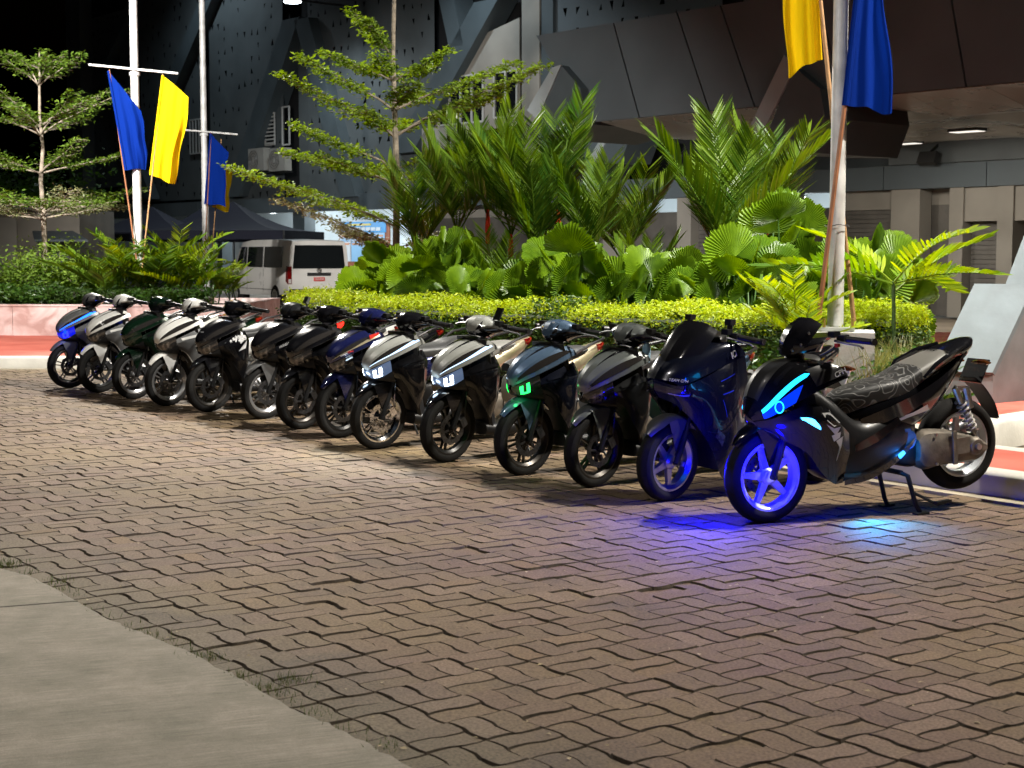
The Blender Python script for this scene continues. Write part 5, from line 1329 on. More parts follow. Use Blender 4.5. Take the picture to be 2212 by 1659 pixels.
# ---- tiered trees
def tier_tree(base, h, tiers, label, seed, r0, group=None, m=M_TREE, size=.075, dens=1.0):
    """tiers: (height, [(azimuth, length, rise)], leaf material index)"""
    r_ = random.Random(seed); root = empty('tiered_tree', base, 0, label, 'tree', group)
    wob = [Vector((r_.gauss(0, .02), r_.gauss(0, .02), 0)) for _ in range(9)]
    tp = [Vector((0, 0, h*i/8))+wob[i]*(i/4) for i in range(9)]
    def on(z):
        x = min(max(z/h, 0), 1)*8; i = min(int(x), 7); return tp[i].lerp(tp[i+1], x-i)
    tr = MB().tube(tp, [r0*(1-.78*i/8) for i in range(9)], 9); P = []; P2 = []
    for z0, brs, alt in tiers:
        for a, L, rise in brs:
            s0 = on(z0); d = Vector((math.cos(a), math.sin(a), 0)); pts = []
            for i in range(7):
                t = i/6; pts.append(s0+d*L*t+Vector((0, 0, rise*L*(t**.8)-.02*math.sin(t*3)))+Vector((-d.y, d.x, 0))*L*.04*math.sin(t*4+a))
            tr.tube(pts, [max(.004, r0*.28*(1-.85*i/6)*min(1, L)) for i in range(7)], 5)
            nt = int(9+9*L)
            for k in range(nt):
                t = .22+.78*k/(nt-1); x = t*6; i = min(int(x), 5); c = pts[i].lerp(pts[i+1], x-i)
                for s_ in (-1, 1):
                    tl = L*.34*(1.05-t*.75)*r_.uniform(.6, 1.25)+.06; aa = a+s_*r_.uniform(.5, 1.1); e = c+Vector((math.cos(aa)*tl, math.sin(aa)*tl, tl*r_.uniform(.0, .22)))
                    if r_.random() < .35: tr.tube([c, e], [.004, .002], 4)
                    for _ in range(int(dens*(10+26*tl))):
                        q = c.lerp(e, r_.uniform(.1, 1.05))+Vector((r_.gauss(0, .035), r_.gauss(0, .035), r_.gauss(.012, .022)))
                        (P2 if alt else P).append((q, (0, 0, 1)))
    tr.build('trunk', M_BARK, root)
    tag(leaf_cloud(P, size, r_, jit=.45).build('crown', m, root, smooth=False), kind=None)
    if P2: leaf_cloud(P2, size*.8, r_, jit=.45).build('pale_lower_branches', M_TREEP, root, smooth=False)
    return root
def rnd_tier(z, n, L, rise, seed, alt=0, var=.25):
    rr = random.Random(seed); a0 = rr.uniform(0, 6.28)
    return (z, [(a0+2*math.pi*k/n+rr.uniform(-.25, .25), L*rr.uniform(1-var, 1+var), rise*rr.uniform(.6, 1.4)) for k in range(n)], alt)
pi = math.pi
p = gy(855, 600, 21.5)
tier_tree((p.x, p.y, .2), 6.6, [(1.45, [(pi, 1.55, .42), (pi*.82, 1.0, .25), (-2.2, .9, .2), (.4, .6, .3)], 1), (1.75, [(pi+.05, 2.15, .36), (pi*.78, 1.1, .3), (-.9, .8, .25)], 0), (2.35, [(pi-.05, 1.50, .28), (pi+.5, 1.1, .30), (.3, .8, .3), (2.0, .9, .3)], 0), (2.55, [(pi+.15, 1.35, .42), (-.3, .8, .3)], 0),
    (3.0, [(pi-.1, 1.5, .55), (-.12, 1.95, .46), (.25, 1.45, .42), (-2.0, .9, .3), (1.6, .9, .3)], 0), (3.35, [(pi+.2, 1.25, .55), (.1, 1.6, .40), (1.3, 1.0, .3), (-1.3, .9, .3)], 0), (3.75, [(pi, .95, .40), (-.25, .75, .5), (.9, .7, .35), (-1.8, .7, .35), (2.3, .8, .35)], 0),
    (4.05, [(pi+.1, .55, 1.2), (2.4, .6, 1.0), (-2.2, .5, .9)], 0), (4.9, [(k*1.05, .75, .75) for k in range(6)], 0), (5.6, [(k*1.2+.4, .7, .6) for k in range(5)], 0)],
    'tall tiered tree with slim grey trunk rising above the planted island', 4, .062, size=.08, dens=.85)
p = gy(97, 600, 28.6)
tier_tree((p.x, p.y, .6), 4.65, [rnd_tier(1.62, 7, 1.75, .16, 1, 1), rnd_tier(1.75, 7, 1.75, .20, 2), rnd_tier(2.45, 5, 1.3, .34, 3), rnd_tier(3.15, 6, 1.35, .45, 4), rnd_tier(3.3, 4, 1.1, .5, 5), rnd_tier(4.05, 5, .8, .62, 6), rnd_tier(4.35, 4, .55, .7, 7)],
    'tiered tree with pale trunk standing in the marble planter on the left', 9, .065, size=.08, dens=.42)
# ================================================================ marble planter, poles and flags
def marble_mat():
    m = bpy.data.materials.new('pink_marble'); nt, out = nodes_of(m); L = nt.links.new
    ge = N(nt, 'ShaderNodeNewGeometry')
    a = N(nt, 'ShaderNodeTexNoise'); a.inputs['Scale'].default_value = 2.2; a.inputs['Detail'].default_value = 9; a.inputs['Distortion'].default_value = 1.3; L(ge.outputs['Position'], a.inputs['Vector'])
    r = N(nt, 'ShaderNodeValToRGB'); e = r.color_ramp.elements; e[0].position = .36; e[0].color = (.50, .34, .31, 1); e[1].position = .62; e[1].color = (.78, .66, .64, 1); L(a.outputs['Fac'], r.inputs[0])
    p = N(nt, 'ShaderNodeBsdfPrincipled'); p.inputs['Roughness'].default_value = .45; L(r.outputs[0], p.inputs['Base Color']); L(p.outputs[0], out.inputs[0]); return m
M_MARBLE = marble_mat()
pl_front = 26.6
planter = empty('planter', (-7.2, 28.3, .16), 0, 'low pink marble planter beside the red walkway on the left', 'planter')
def at_root(mb, root): mb.v = [tuple(Vector(v)-root.location) for v in mb.v]; return mb
outl = [(-11.6, 27.6), (-8.65, 26.62), (-4.75, 26.45), (-4.6, 30.5), (-11.6, 30.5)]
b = MB()
for (x0, y0), (x1, y1) in zip(outl, outl[1:]+outl[:1]):
    L_ = math.dist((x0, y0), (x1, y1)); n = max(1, round(L_/.98))
    for k in range(n):
        a = Vector((x0+(x1-x0)*(k+.004)/n, y0+(y1-y0)*(k+.004)/n, 0)); c = Vector((x0+(x1-x0)*(k+.996)/n, y0+(y1-y0)*(k+.996)/n, 0)); nn = Vector((-(c-a).y, (c-a).x, 0)).normalized()
        at_root(MB().prism([a+Vector((0, 0, .162)), c+Vector((0, 0, .162)), c+Vector((0, 0, .665)), a+Vector((0, 0, .665))], nn*.14), planter).build('marble_panel', M_MARBLE, planter, smooth=False)
cap = MB(); cp = [(x, y) for x, y in outl]+[outl[0]]
at_root(MB().grid(sweep(cp, [(-.015, .667), (-.015, .70), (.17, .70), (.17, .667)])), planter).build('coping', M_MARBLE, planter, smooth=False)
sl = MB(); sl.add([(x*.985-.1, y*.99+.35, .60) for x, y in outl], [tuple(range(5))]); at_root(sl, planter).build('soil', _mats['soil'], planter, smooth=False)
# planting in it
for k, (u, Y, rx, h, n, m, lab, s_) in enumerate([(30, 28.2, .9, 1.0, 3200, M_TREE, 'low layered shrub at the left edge under the tiered tree', .085), (125, 28.9, 1.0, 1.15, 3600, M_TREE, 'wide layered shrub round the foot of the tiered tree', .085), (195, 28.3, .7, .75, 2200, M_TREE, 'layered shrub right of the tiered tree foot', .085),
        (25, 27.4, .6, .45, 1500, M_SHRUB, 'dark fern like shrub at the far left rim of the planter', .09), (85, 27.3, .6, .40, 1500, M_SHRUB, 'dark shrub over the middle of the marble rim', .09), (150, 27.3, .45, .42, 1200, M_HEDGEG, 'bright green low fern above the marble rim', .09)]):
    p = gy(u, 600, Y); shrub((p.x, p.y, .6), rx, .55, h, n, s_, m, lab, 30+k)
AP = [(235, 27.4, .35, 7, 'leafy palm bush just left of the first flagpole'), (275, 27.9, .55, 7, 'palm bush behind the first flagpole foot'), (330, 27.6, .40, 8, 'palm bush between the first flagpole and the second'), (375, 28.2, .60, 8, 'taller palm bush with pale fronds right of the first flagpole'), (415, 28.0, .35, 7, 'palm bush just left of the second flagpole'),
      (470, 28.6, .25, 7, 'bright yellow green palm bush right of the second flagpole'), (505, 29.2, .35, 7, 'bright palm bush in front of the white van')]
for k, (u, Y, h, n, lab) in enumerate(AP):
    p = gy(u, 600, Y); feather_palm((p.x, p.y, .6), h, n-2, lab, FR_AR, M_FRONDY if k > 2 or k == 1 else M_FROND, False, (.5, .7) if k > 4 else (.9, 1.25), (.6, 2.4), 40+k, 'palm bushes in the marble planter', stems=2, yellow=2 if k in (1, 3) else 0, stem_r=.018)
for k, (u, Y) in enumerate([(300, 27.2), (350, 27.3), (400, 27.25), (255, 27.2)]):
    p = gy(u, 640, Y); shrub((p.x, p.y, .6), .5, .3, .38, 1300, .08, M_HEDGEG if k % 2 else M_SHRUB, ['low green shrub under the first flagpole', 'low bright shrub behind the two white scooters', 'low shrub above the dark green scooter', 'low bright shrub above the grey far scooter'][k], 60+k)

M_POLE = mat('galvanised_pole', (.56, .56, .54), .5, metal=.12, noise=.22, nscale=6, bump=.15, bscale=50)
M_WOOD = mat('bamboo_stick', (.36, .20, .085), .6, noise=.35, nscale=7)
M_WOODD = mat('brown_stick', (.25, .10, .04), .55, noise=.3, nscale=7)
M_BLUEF = mat('blue_cloth', (.008, .035, .30), .7, sheen=.3, bump=.1, bscale=400); M_YELF = mat('yellow_cloth', (.80, .45, .008), .7, bump=.1, bscale=400)
def cloth_mat(name, c):
    m = bpy.data.materials.new(name); nt, out = nodes_of(m); L = nt.links.new
    p = N(nt, 'ShaderNodeBsdfPrincipled'); p.inputs['Base Color'].default_value = (*c, 1); p.inputs['Roughness'].default_value = .85; p.inputs['Specular IOR Level'].default_value = .06
    t = N(nt, 'ShaderNodeBsdfTranslucent'); t.inputs[0].default_value = (*c, 1); s = N(nt, 'ShaderNodeMixShader'); s.inputs[0].default_value = .35
    L(p.outputs[0], s.inputs[1]); L(t.outputs[0], s.inputs[2]); L(s.outputs[0], out.inputs[0]); return m
M_BLUEF = cloth_mat('blue_flag_cloth', (.002, .022, .21)); M_YELF = cloth_mat('yellow_flag_cloth', (.88, .58, .006))
def hang_flag(name_label, outline, Y, m, stick, folds, seed, sm, amp=.05, group='flags tied to the poles', nu=26, nv=34):
    """outline: four pixel corners (hoist top, fly top, fly bottom, hoist bottom) at depth Y; folds run down the cloth"""
    c = [gy(u, v, Y) for u, v in outline]; A = []
    rr = random.Random(seed); ph = [rr.uniform(0, 6.28) for _ in range(4)]
    for i in range(nu+1):
        a = i/nu; row = []
        for j in range(nv+1):
            t = j/nv; top = c[0].lerp(c[1], a); bot = c[3].lerp(c[2], a); p = top.lerp(bot, t)
            k = .25+.75*t
            d = amp*k*a*(math.sin(a*folds*6.283+ph[0]+t*1.1)+.45*math.sin(a*folds*11+ph[1]-t*2.5))
            x = .02*math.sin(t*5+ph[2])*a+.014*math.sin(t*11+a*4+ph[3])*a
            z = .03*math.sin(a*7+ph[1])*t*a
            row.append((p.x+x, p.y+d, p.z+z))
        A.append(row)
    s0 = gy(*stick[0], Y); s1 = gy(*stick[1], Y)
    root = empty('flag', s1, 0, name_label, 'flag', group)
    at_root(MB().grid(np.array(A)), root).build('cloth', m, root)
    sl0 = gy(*outline[0], Y); sl1 = gy(*outline[3], Y)
    at_root(MB().tube([sl0, sl0.lerp(sl1, .5), sl1], .024 if Y > 20 else .030, 10), root).build('sleeve', m, root)
    at_root(MB().tube([s0, s0.lerp(s1, .5), s1], [.012, .014, .015] if Y > 20 else [.017, .019, .021], 8), root).build('stick', sm, root)
    return root
def pole(u, v, Y, r0, r1, h, bar, label, base_z=.6):
    p = gy(u, v, Y); root = empty('flagpole', (p.x, p.y, base_z), 0, label, 'flagpole', 'flagpoles')
    MB().tube([(0, 0, 0), (0, 0, h*.2), (0, 0, h*.2), (0, 0, h*.55), (0, 0, h)], [r0, r0, r0, (r0+r1)/2, r1], 16).build('shaft', M_POLE, root)
    if bar:
        z = bar[2]-base_z
        MB().tube([(bar[0]-p.x, -.09, bar[3]-base_z), (bar[1]-p.x, -.09, z)], .022, 8).build('crossbar', M_POLE, root)
        MB().lathe([(r0*1.15, -.03), (r0*1.25, -.03), (r0*1.25, .03), (r0*1.15, .03)], (0, 0, z), 'z', 14).build('clamp', M_POLE, root)
    return root, p
a0, a1 = gy(195, 141, 27.9), gy(387, 160, 27.9)
pole1, pp1 = pole(300, 600, 27.9, .078, .066, 9.5, (a0.x, a1.x, a1.z, a0.z), 'pale steel flagpole with crossbar behind the blue and yellow flags, nearer of the left two')
a0, a1 = gy(372, 279, 38), gy(515, 291, 38)
pole2, pp2 = pole(446, 600, 38, .085, .062, 11, (a0.x, a1.x, a1.z, a0.z), 'steel flagpole with crossbar in front of the tents, farther of the left two', base_z=0)
hang_flag('blue flag on the left of the nearer left pole', [(234, 153), (308, 240), (320, 362), (272, 368)], 27.75, M_BLUEF, [(236, 150), (297, 575)], 2.4, 1, M_WOODD, amp=.085)
hang_flag('yellow flag on the right of the nearer left pole', [(352, 163), (408, 210), (378, 398), (325, 378)], 27.75, M_YELF, [(352, 160), (306, 590)], 2.2, 2, M_WOOD, amp=.09)
hang_flag('blue flag on the farther left pole', [(455, 288), (492, 330), (487, 445), (443, 441)], 37.8, M_BLUEF, [(456, 286), (440, 590)], 1.3, 3, M_WOODD)
hang_flag('yellow flag half hidden behind the blue one on the farther left pole', [(470, 318), (502, 372), (493, 460), (461, 448)], 38.3, M_YELF, [(478, 300), (453, 600)], 1.2, 4, M_WOOD)
# big pole on its plinth
pb = gy(1805, 660, 12.95)
root3 = empty('flagpole', (pb.x, pb.y, .2), 0, 'thick pale steel flagpole on a white plinth behind the sport scooter', 'flagpole', 'flagpoles')
MB().tube([(0, 0, .78), (0, 0, 1.6), (0, 0, 3.2), (0, 0, 9)], [.068, .066, .062, .05], 20).build('shaft', M_POLE, root3)
M_PLINTH = mat('white_plinth', (.55, .55, .53), .75, noise=.12, nscale=5, bump=.3)
MB().box((0, 0, .37), (.64, .64, .74), Matrix.Rotation(R(-12), 3, 'Z')).build('plinth', M_PLINTH, root3, smooth=False)
MB().box((0, 0, .76), (.32, .32, .03), Matrix.Rotation(R(-12), 3, 'Z')).build('base_plate', M_POLE, root3, smooth=False)
bl = MB()
MB().tube([(.12, -.12, .77), (.12, -.12, .85)], .014, 8).build('anchor_bolt', mat('brass', (.5, .33, .1), .4, metal=.8), root3)
MB().tube([(-.12, -.12, .77), (-.12, -.12, .85)], .014, 8).build('anchor_bolt', _mats['brass'], root3)
MB().tube([(.10*math.cos(t), .10*math.sin(t), 1.62+.01*math.sin(3*t)) for t in np.linspace(0, 6.283, 18)], .004, 5, cap=False).build('wire_tie', M_DARKM, root3)
hang_flag('large yellow flag on the near right pole', [(1744, -260), (1668, -230), (1700, 165), (1769, 130)], 13.12, M_YELF, [(1745, -260), (1845, 700)], 2.0, 5, M_WOOD, amp=.045)
hang_flag('large blue flag on the near right pole', [(1880, -260), (1905, -240), (1921, 243), (1826, 228)], 12.78, M_BLUEF, [(1884, -260), (1768, 690)], 1.9, 6, M_WOODD, amp=.045)

# ================================================================ the building
BA = Vector((math.cos(R(-50)), math.sin(R(-50)), 0)); BB = Vector((-BA.y, BA.x, 0)); TF = 32.7
def W(s, t, z): return BA*s+BB*t+Vector((0, 0, z))
def fac(u, v, t=TF):
    d = ray(u, v); k = (t)/(d.x*BB.x+d.y*BB.y); p = Vector((d.x*k, d.y*k, EYE+d.z*k)); return p.x*BA.x+p.y*BA.y, p.z
M_CLAD = mat('dark_cladding', (.10, .115, .12), .55, noise=.15, nscale=.8, bump=.08, bscale=10)
M_FASC = mat('grey_brown_cladding', (.095, .118, .132), .6, noise=.12, nscale=.7, bump=.08, bscale=12)
M_STRUT = mat('teal_grey_strut', (.075, .095, .105), .5, noise=.12, nscale=1.2)
M_STRUTLIT = mat('lit_strut_face', (.30, .34, .35), .6, noise=.1, nscale=2)
M_WALLB = mat('beige_wall', (.30, .28, .245), .8, noise=.12, nscale=1, bump=.1)
M_WHITEW = mat('white_wall', (.55, .60, .62), .75, noise=.06, nscale=1)
M_DARKG = mat('dark_window_glass', (.008, .009, .010), .06, spec=.8)
M_FRAME = mat('white_window_frame', (.52, .52, .50), .5)
M_SOFF = mat('soffit_panel', (.26, .235, .205), .28, noise=.08, nscale=1, metal=.25)
M_SHUT = mat('roller_shutter', (.16, .15, .135), .5, metal=.3, noise=.15, nscale=3)
M_BLOCK = mat('pale_blue_concrete', (.135, .16, .172), .75, noise=.14, nscale=4, bump=.3, bscale=9)
M_BLOCKD = mat('grey_concrete', (.17, .168, .17), .8, noise=.16, nscale=4, bump=.3, bscale=9)
bld = empty('building', W(0, TF, 0), 0, 'large dark modern building with perforated walls and a projecting canopy', 'building')
def slab_st(name, s0, s1, z0, z1, t0, t1, m, parent=None, rootless=False):
    mb = MB(); P = [W(s, t, z) for z in (z0, z1) for t in (t0, t1) for s in (s0, s1)]
    mb.add(P, [(0,2,3,1),(4,5,7,6),(0,1,5,4),(2,6,7,3),(0,4,6,2),(1,3,7,5)])
    return at_root(mb, bld).build(name, m, parent or bld, smooth=False)
def poly_st(name, uv, t0, th, m, parent=None):
    P = [W(*((lambda q: (q[0], t0, q[1]))(fac(u, v, t0)))) for u, v in uv]
    return at_root(MB().prism(P, BB*th), bld).build(name, m, parent or bld, smooth=False)
sL = fac(168, 300)[0]; sR = fac(2212, 300)[0]+26
slab_st('upper_wall', sL, sR, 3.85, 16, TF+.9, TF+1.3, M_CLAD)
slab_st('side_wall', sL-.4, sL, 0, 16, TF-.3, TF+14, M_CLAD)
slab_st('roof', sL-.4, sR, 16, 16.4, TF-.4, TF+14, M_CLAD)
# ground floor band, ceiling and back walls
zb = fac(2212, 399)[1]; zt = fac(2212, 345)[1]
n = 26
for k in range(n):
    s0 = sL+(sR-sL)*k/n; slab_st('beam_panel', s0+.012, s0+(sR-sL)/n-.012, zb, zt, TF, TF+.5, M_FASC)
slab_st('beam_core', sL, sR, zb+.03, zt+.02, TF+.06, TF+.45, M_CLAD)
slab_st('porch_ceiling', sL, sR, zt-.14, zt-.02, TF+.5, TF+5.5, M_WHITEW)
slab_st('porch_back_wall', sL, sR, 0, zt-.15, TF+5.0, TF+5.4, M_WHITEW)
for u0, u1, m in ((630, 655, M_STRUT), (466, 476, M_STRUT), (1300, 1336, M_WALLB), (1460, 1490, M_WALLB), (1922, 1984, M_WALLB), (2048, 2078, M_WALLB), (2152, 2186, M_WALLB)):
    slab_st('ground_column', fac(u0, 450)[0], fac(u1, 450)[0], 0, zb-.005, TF+.05, TF+.55, m)
for u0, u1 in ((1796, 1920), (2080, 2150), (1986, 2046), (1490, 1700)):
    s0, s1 = fac(u0, 450)[0], fac(u1, 450)[0]; zt2 = fac(u0, 455)[1]
    if u0 == 1986: slab_st('dark_recess', s0, s1, 0, zb-.01, TF+1.5, TF+1.6, M_CLAD); continue
    slab_st('lintel_panel', s0, s1, zt2, zb-.01, TF+.3, TF+.5, M_WALLB)
    root_sh = None; k = 0; z = .05; sh = empty('roller_shutter', (0, 0, 0)); sh.parent = bld
    while z < zt2-.02:
        slab_st('slat', s0+.02, s1-.02, z, z+.105, TF+.36+(.0), TF+.40, M_SHUT, sh); z += .115
slab_st('lintel_panel', fac(2048, 450)[0], fac(2300, 450)[0], fac(2090, 478)[1], zb-.01, TF+.12, TF+.28, M_WALLB)
slab_st('shop_front', fac(860, 450)[0], fac(2420, 450)[0], 0, fac(1400, 458)[1], TF+.62, TF+.75, M_SHUT)
for u0, u1 in ((880, 1325), (1462, 1700), (1800, 2420)):
    slab_st('shop_front', fac(u0, 450)[0], fac(u1, 450)[0], fac(1400, 458)[1], zb+.02, TF+.64, TF+.73, M_WALLB)
# projecting canopy
TC = TF-10.5; zc = fac(2212, 175, TC)[1]; ztop = fac(1157, 77, TC)[1]
s_l = fac(1265, 262, TC)[0]; s_lt = fac(1157, 77, TC)[0]; s_r = fac(2212, 175, TC)[0]+14
npan = 0; edges = [0.0, .115, .235, .34, .47, .60, .72, .86, 1.0]
edg_uv = [((1157, 77), (1265, 262)), ((1325, 44), (1381, 252)), ((1462, 22), (1532, 240)), ((1556, 4), (1630, 230)), ((1760, -30), (1822, 212)), ((2044, -80), (2087, 186)), ((2290, -110), (2330, 165)), ((2600, -200), (2640, 135))]
for (a, c), (d, e) in zip(edg_uv, edg_uv[1:]):
    sa, sc_, sd, se = fac(*a, TC)[0], fac(*c, TC)[0], fac(*d, TC)[0], fac(*e, TC)[0]; g = .02
    P = [W(sa+g, TC, ztop), W(sd-g, TC, ztop), W(se-g, TC, zc), W(sc_+g, TC, zc)]
    at_root(MB().prism(P, BB*.12), bld).build('fascia_panel', M_FASC, bld, smooth=False)
cs = MB(); P = [W(s_lt-.01, TC+.14, ztop), W(s_r, TC+.14, ztop), W(s_r, TC+.14, zc+.02), W(s_l, TC+.14, zc+.02)]
at_root(MB().prism(P, BB*10.3), bld).build('canopy_body', M_CLAD, bld, smooth=False)
# faceted soffit under the canopy
rr = random.Random(5); nu_, nv_ = 16, 5; G = {}
for i in range(nu_+1):
    for j in range(nv_+1):
        G[i, j] = W(s_l+(s_r-s_l)*(i+(.0 if j % 2 else .3))/nu_, TC+.02+10.3*j/nv_, zc-.02-(0 if j in (0, nv_) else rr.uniform(0, .32)))
for i in range(nu_):
    for j in range(nv_):
        for tri in ((G[i, j], G[i+1, j], G[i+1, j+1]), (G[i, j], G[i+1, j+1], G[i, j+1])):
            c = sum(tri, Vector())/3; T = [c+(q-c)*.99 for q in tri]
            at_root(MB().prism(T, (0, 0, .012)), bld).build('soffit_panel', M_SOFF, bld, smooth=False)
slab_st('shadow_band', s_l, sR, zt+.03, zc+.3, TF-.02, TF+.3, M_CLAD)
# slanted struts of the facade and the canopy legs
def strut(uv0, uv1, w, t, th, m, name='strut'):
    s0, z0 = fac(*uv0, t); s1, z1 = fac(*uv1, t); hw = w/2
    return at_root(MB().prism([W(s0-hw, t, z0), W(s0+hw, t, z0), W(s1+hw, t, z1), W(s1-hw, t, z1)], BB*th), bld).build(name, m, bld, smooth=False)
for a, c, w in (((300, -30), (215, 140), .9), ((452, -20), (262, 430), 1.1), ((628, 40), (500, 425), 1.2), ((650, 40), (752, 425), 1.0), ((1050, 0), (868, 330), 1.3), ((960, -20), (985, 100), .8), ((215, 160), (320, 430), .7)):
    strut(a, c, w, TF-.15, .85, M_STRUT)
slab_st('pilaster', fac(631, 200)[0], fac(652, 200)[0], zt, fac(640, 66)[1], TF+.3, TF+.9, M_CLAD)
slab_st('corner_pilaster', fac(168, 200)[0], fac(190, 200)[0], 0, 16, TF-.35, TF+.3, M_CLAD)
# perforated cladding: each cell of a panel carries one triangular opening
def perforated(uv0, uv1, t, cell, fill, seed, m=M_CLAD):
    s0, z1 = fac(*uv0, t); s1, z0 = fac(*uv1, t); s0, s1 = min(s0, s1), max(s0, s1); z0, z1 = min(z0, z1), max(z0, z1)
    rr = random.Random(seed); ns = max(1, round((s1-s0)/cell)); nz = max(1, round((z1-z0)/cell)); cs_, cz = (s1-s0)/ns, (z1-z0)/nz; mb = MB()
    for i in range(ns):
        for j in range(nz):
            a = s0+i*cs_; b_ = z0+j*cz; q = [(a, b_), (a+cs_, b_), (a+cs_, b_+cz), (a, b_+cz)]
            if rr.random() > fill: mb.add([W(x, t, z) for x, z in q], [(0,1,2,3)]); continue
            cx, cy = a+cs_*rr.uniform(.38, .62), b_+cz*rr.uniform(.38, .62); h = cz*rr.uniform(.36, .58); w_ = h*rr.uniform(.45, .75); k = rr.choice((-1, 1)); d = rr.choice((-1, 1))
            T = [(cx-w_*d*.5, cy-h*k*.5), (cx+w_*d*.5, cy-h*k*.5), (cx+w_*d*.5*rr.uniform(-.6, 1), cy+h*k*.5)]
            def area(p_): return sum(p_[n_][0]*p_[(n_+1) % 3][1]-p_[(n_+1) % 3][0]*p_[n_][1] for n_ in range(3))
            if area(T) < 0: T = T[::-1]
            V = q+T; F = []
            # ring between the square and the triangle
            near = [min(range(4), key=lambda n_: (q[n_][0]-p_[0])**2+(q[n_][1]-p_[1])**2) for p_ in T]
            ang = lambda p_: math.atan2(p_[1]-cy, p_[0]-cx)
            oq = sorted(range(4), key=lambda n_: ang(q[n_])); ot = sorted(range(3), key=lambda n_: ang(T[n_])); 
            iq = it_ = 0; cq, ct = 0, 0
            while cq < 4 or ct < 3:
                aq = ang(q[oq[cq % 4]])+(2*math.pi if cq >= 4 else 0); at_ = ang(T[ot[ct % 3]])+(2*math.pi if ct >= 3 else 0)
                nq = ang(q[oq[(cq+1) % 4]])+(2*math.pi if cq+1 >= 4 else 0); ntt = ang(T[ot[(ct+1) % 3]])+(2*math.pi if ct+1 >= 3 else 0)
                if ct >= 3 or (cq < 4 and nq <= ntt): F.append((oq[cq % 4], oq[(cq+1) % 4], 4+ot[ct % 3])); cq += 1
                else: F.append((oq[cq % 4], 4+ot[(ct+1) % 3], 4+ot[ct % 3])); ct += 1
            mb.add([W(x, t, z) for x, z in V], F)
    return tag(at_root(mb, bld).build('perforated_panel', m, bld, smooth=False))
M_VOID = mat('void_behind_panel', (.008, .008, .009), .9)
for uv0, uv1, fill, seed in (((196, 40), (300, 400), .5, 1), ((300, 0), (440, 430), .45, 2), ((450, 0), (615, 430), .5, 3), ((664, -10), (940, 430), .55, 4), ((1185, -20), (1560, 80), .6, 5), ((1262, 262), (1352, 345), .7, 6)):
    perforated(uv0, uv1, TF+.28, .52, fill, seed, M_CLAD if seed < 5 else M_FASC)
slab_st('void_wall', sL+.1, fac(1560, 100)[0], zt+.05, 15.9, TF+.80, TF+.86, M_VOID)
# light wall with windows right of the tree
poly_st('window_wall', [(905, 300), (1000, 95), (1122, 38), (1122, 268), (1000, 290)], TF+.2, .05, M_WALLB)
slab_st('wall_pier', fac(1122, 100)[0], fac(1160, 100)[0], zt, 15.5, TF+.1, TF+.3, M_WALLB)
slab_st('wall_pier', fac(1160, 100)[0], fac(1186, 100)[0], zt, 15.5, TF+.16, TF+.3, M_STRUT)
def window(u0, v0, u1, v1, bars, t=TF+.2):
    s0, z1 = fac(u0, v0, t); s1, z0 = fac(u1, v1, t)
    o = slab_st('window', s0, s1, z0, z1, t-.03, t+.02, M_DARKG); f = .06
    for x in [s0]+[s0+(s1-s0)*k/(bars+1) for k in range(1, bars+1)]+[s1]: slab_st('window_frame', x-f/2, x+f/2, z0, z1, t-.08, t-.032, M_FRAME, o)
    for z in (z0, z1): slab_st('window_frame', s0, s1, z-f/2, z+f/2, t-.078, t-.031, M_FRAME, o)
    return o
window(950, 172, 1046, 262, 3); window(1070, 158, 1119, 250, 1)
o = window(575, 238, 596, 312, 0, TF+.26); window(612, 232, 628, 312, 0, TF+.26); window(412, 260, 440, 330, 3, TF+.26)
for k in range(9):      # louvres of the small window
    s0, z = fac(576, 312-8*k, TF+.2); s1 = fac(595, 300, TF+.2)[0]; slab_st('louvre', s0, s1, z, z+.06, TF+.12, TF+.2, M_FRAME, o)
# knee of the canopy and the big slanted legs
def leg(uv_light, uv_dark, t, th, name='canopy_leg'):
    P = [W(*((lambda q: (q[0], t, q[1]))(fac(u, v, t)))) for u, v in uv_light]
    a = at_root(MB().prism(P, BB*.05), bld).build(name, M_STRUTLIT, bld, smooth=False)  # lit face of the leg painted lighter than its shaded face
    P = [W(*((lambda q: (q[0], t+.03, q[1]))(fac(u, v, t+.03)))) for u, v in uv_dark]
    at_root(MB().prism(P, BB*th), bld).build(name, M_STRUT, bld, smooth=False); return a
leg([(1138, 238), (1192, 146), (1212, 140), (1160, 258)], [(1160, 258), (1212, 141), (1254, 190), (1262, 268), (1160, 300)], TC-.25, 3.0)
leg([(1622, 268), (1694, 118), (1716, 145), (1640, 300)], [(1640, 330), (1716, 146), (1772, 192), (1782, 255), (1756, 330)], TC-.25, 2.5)
leg([(1265, 352), (1308, 282), (1322, 282), (1284, 352)], [(1284, 352), (1322, 283), (1366, 283), (1340, 352)], TF-2, 1.2)
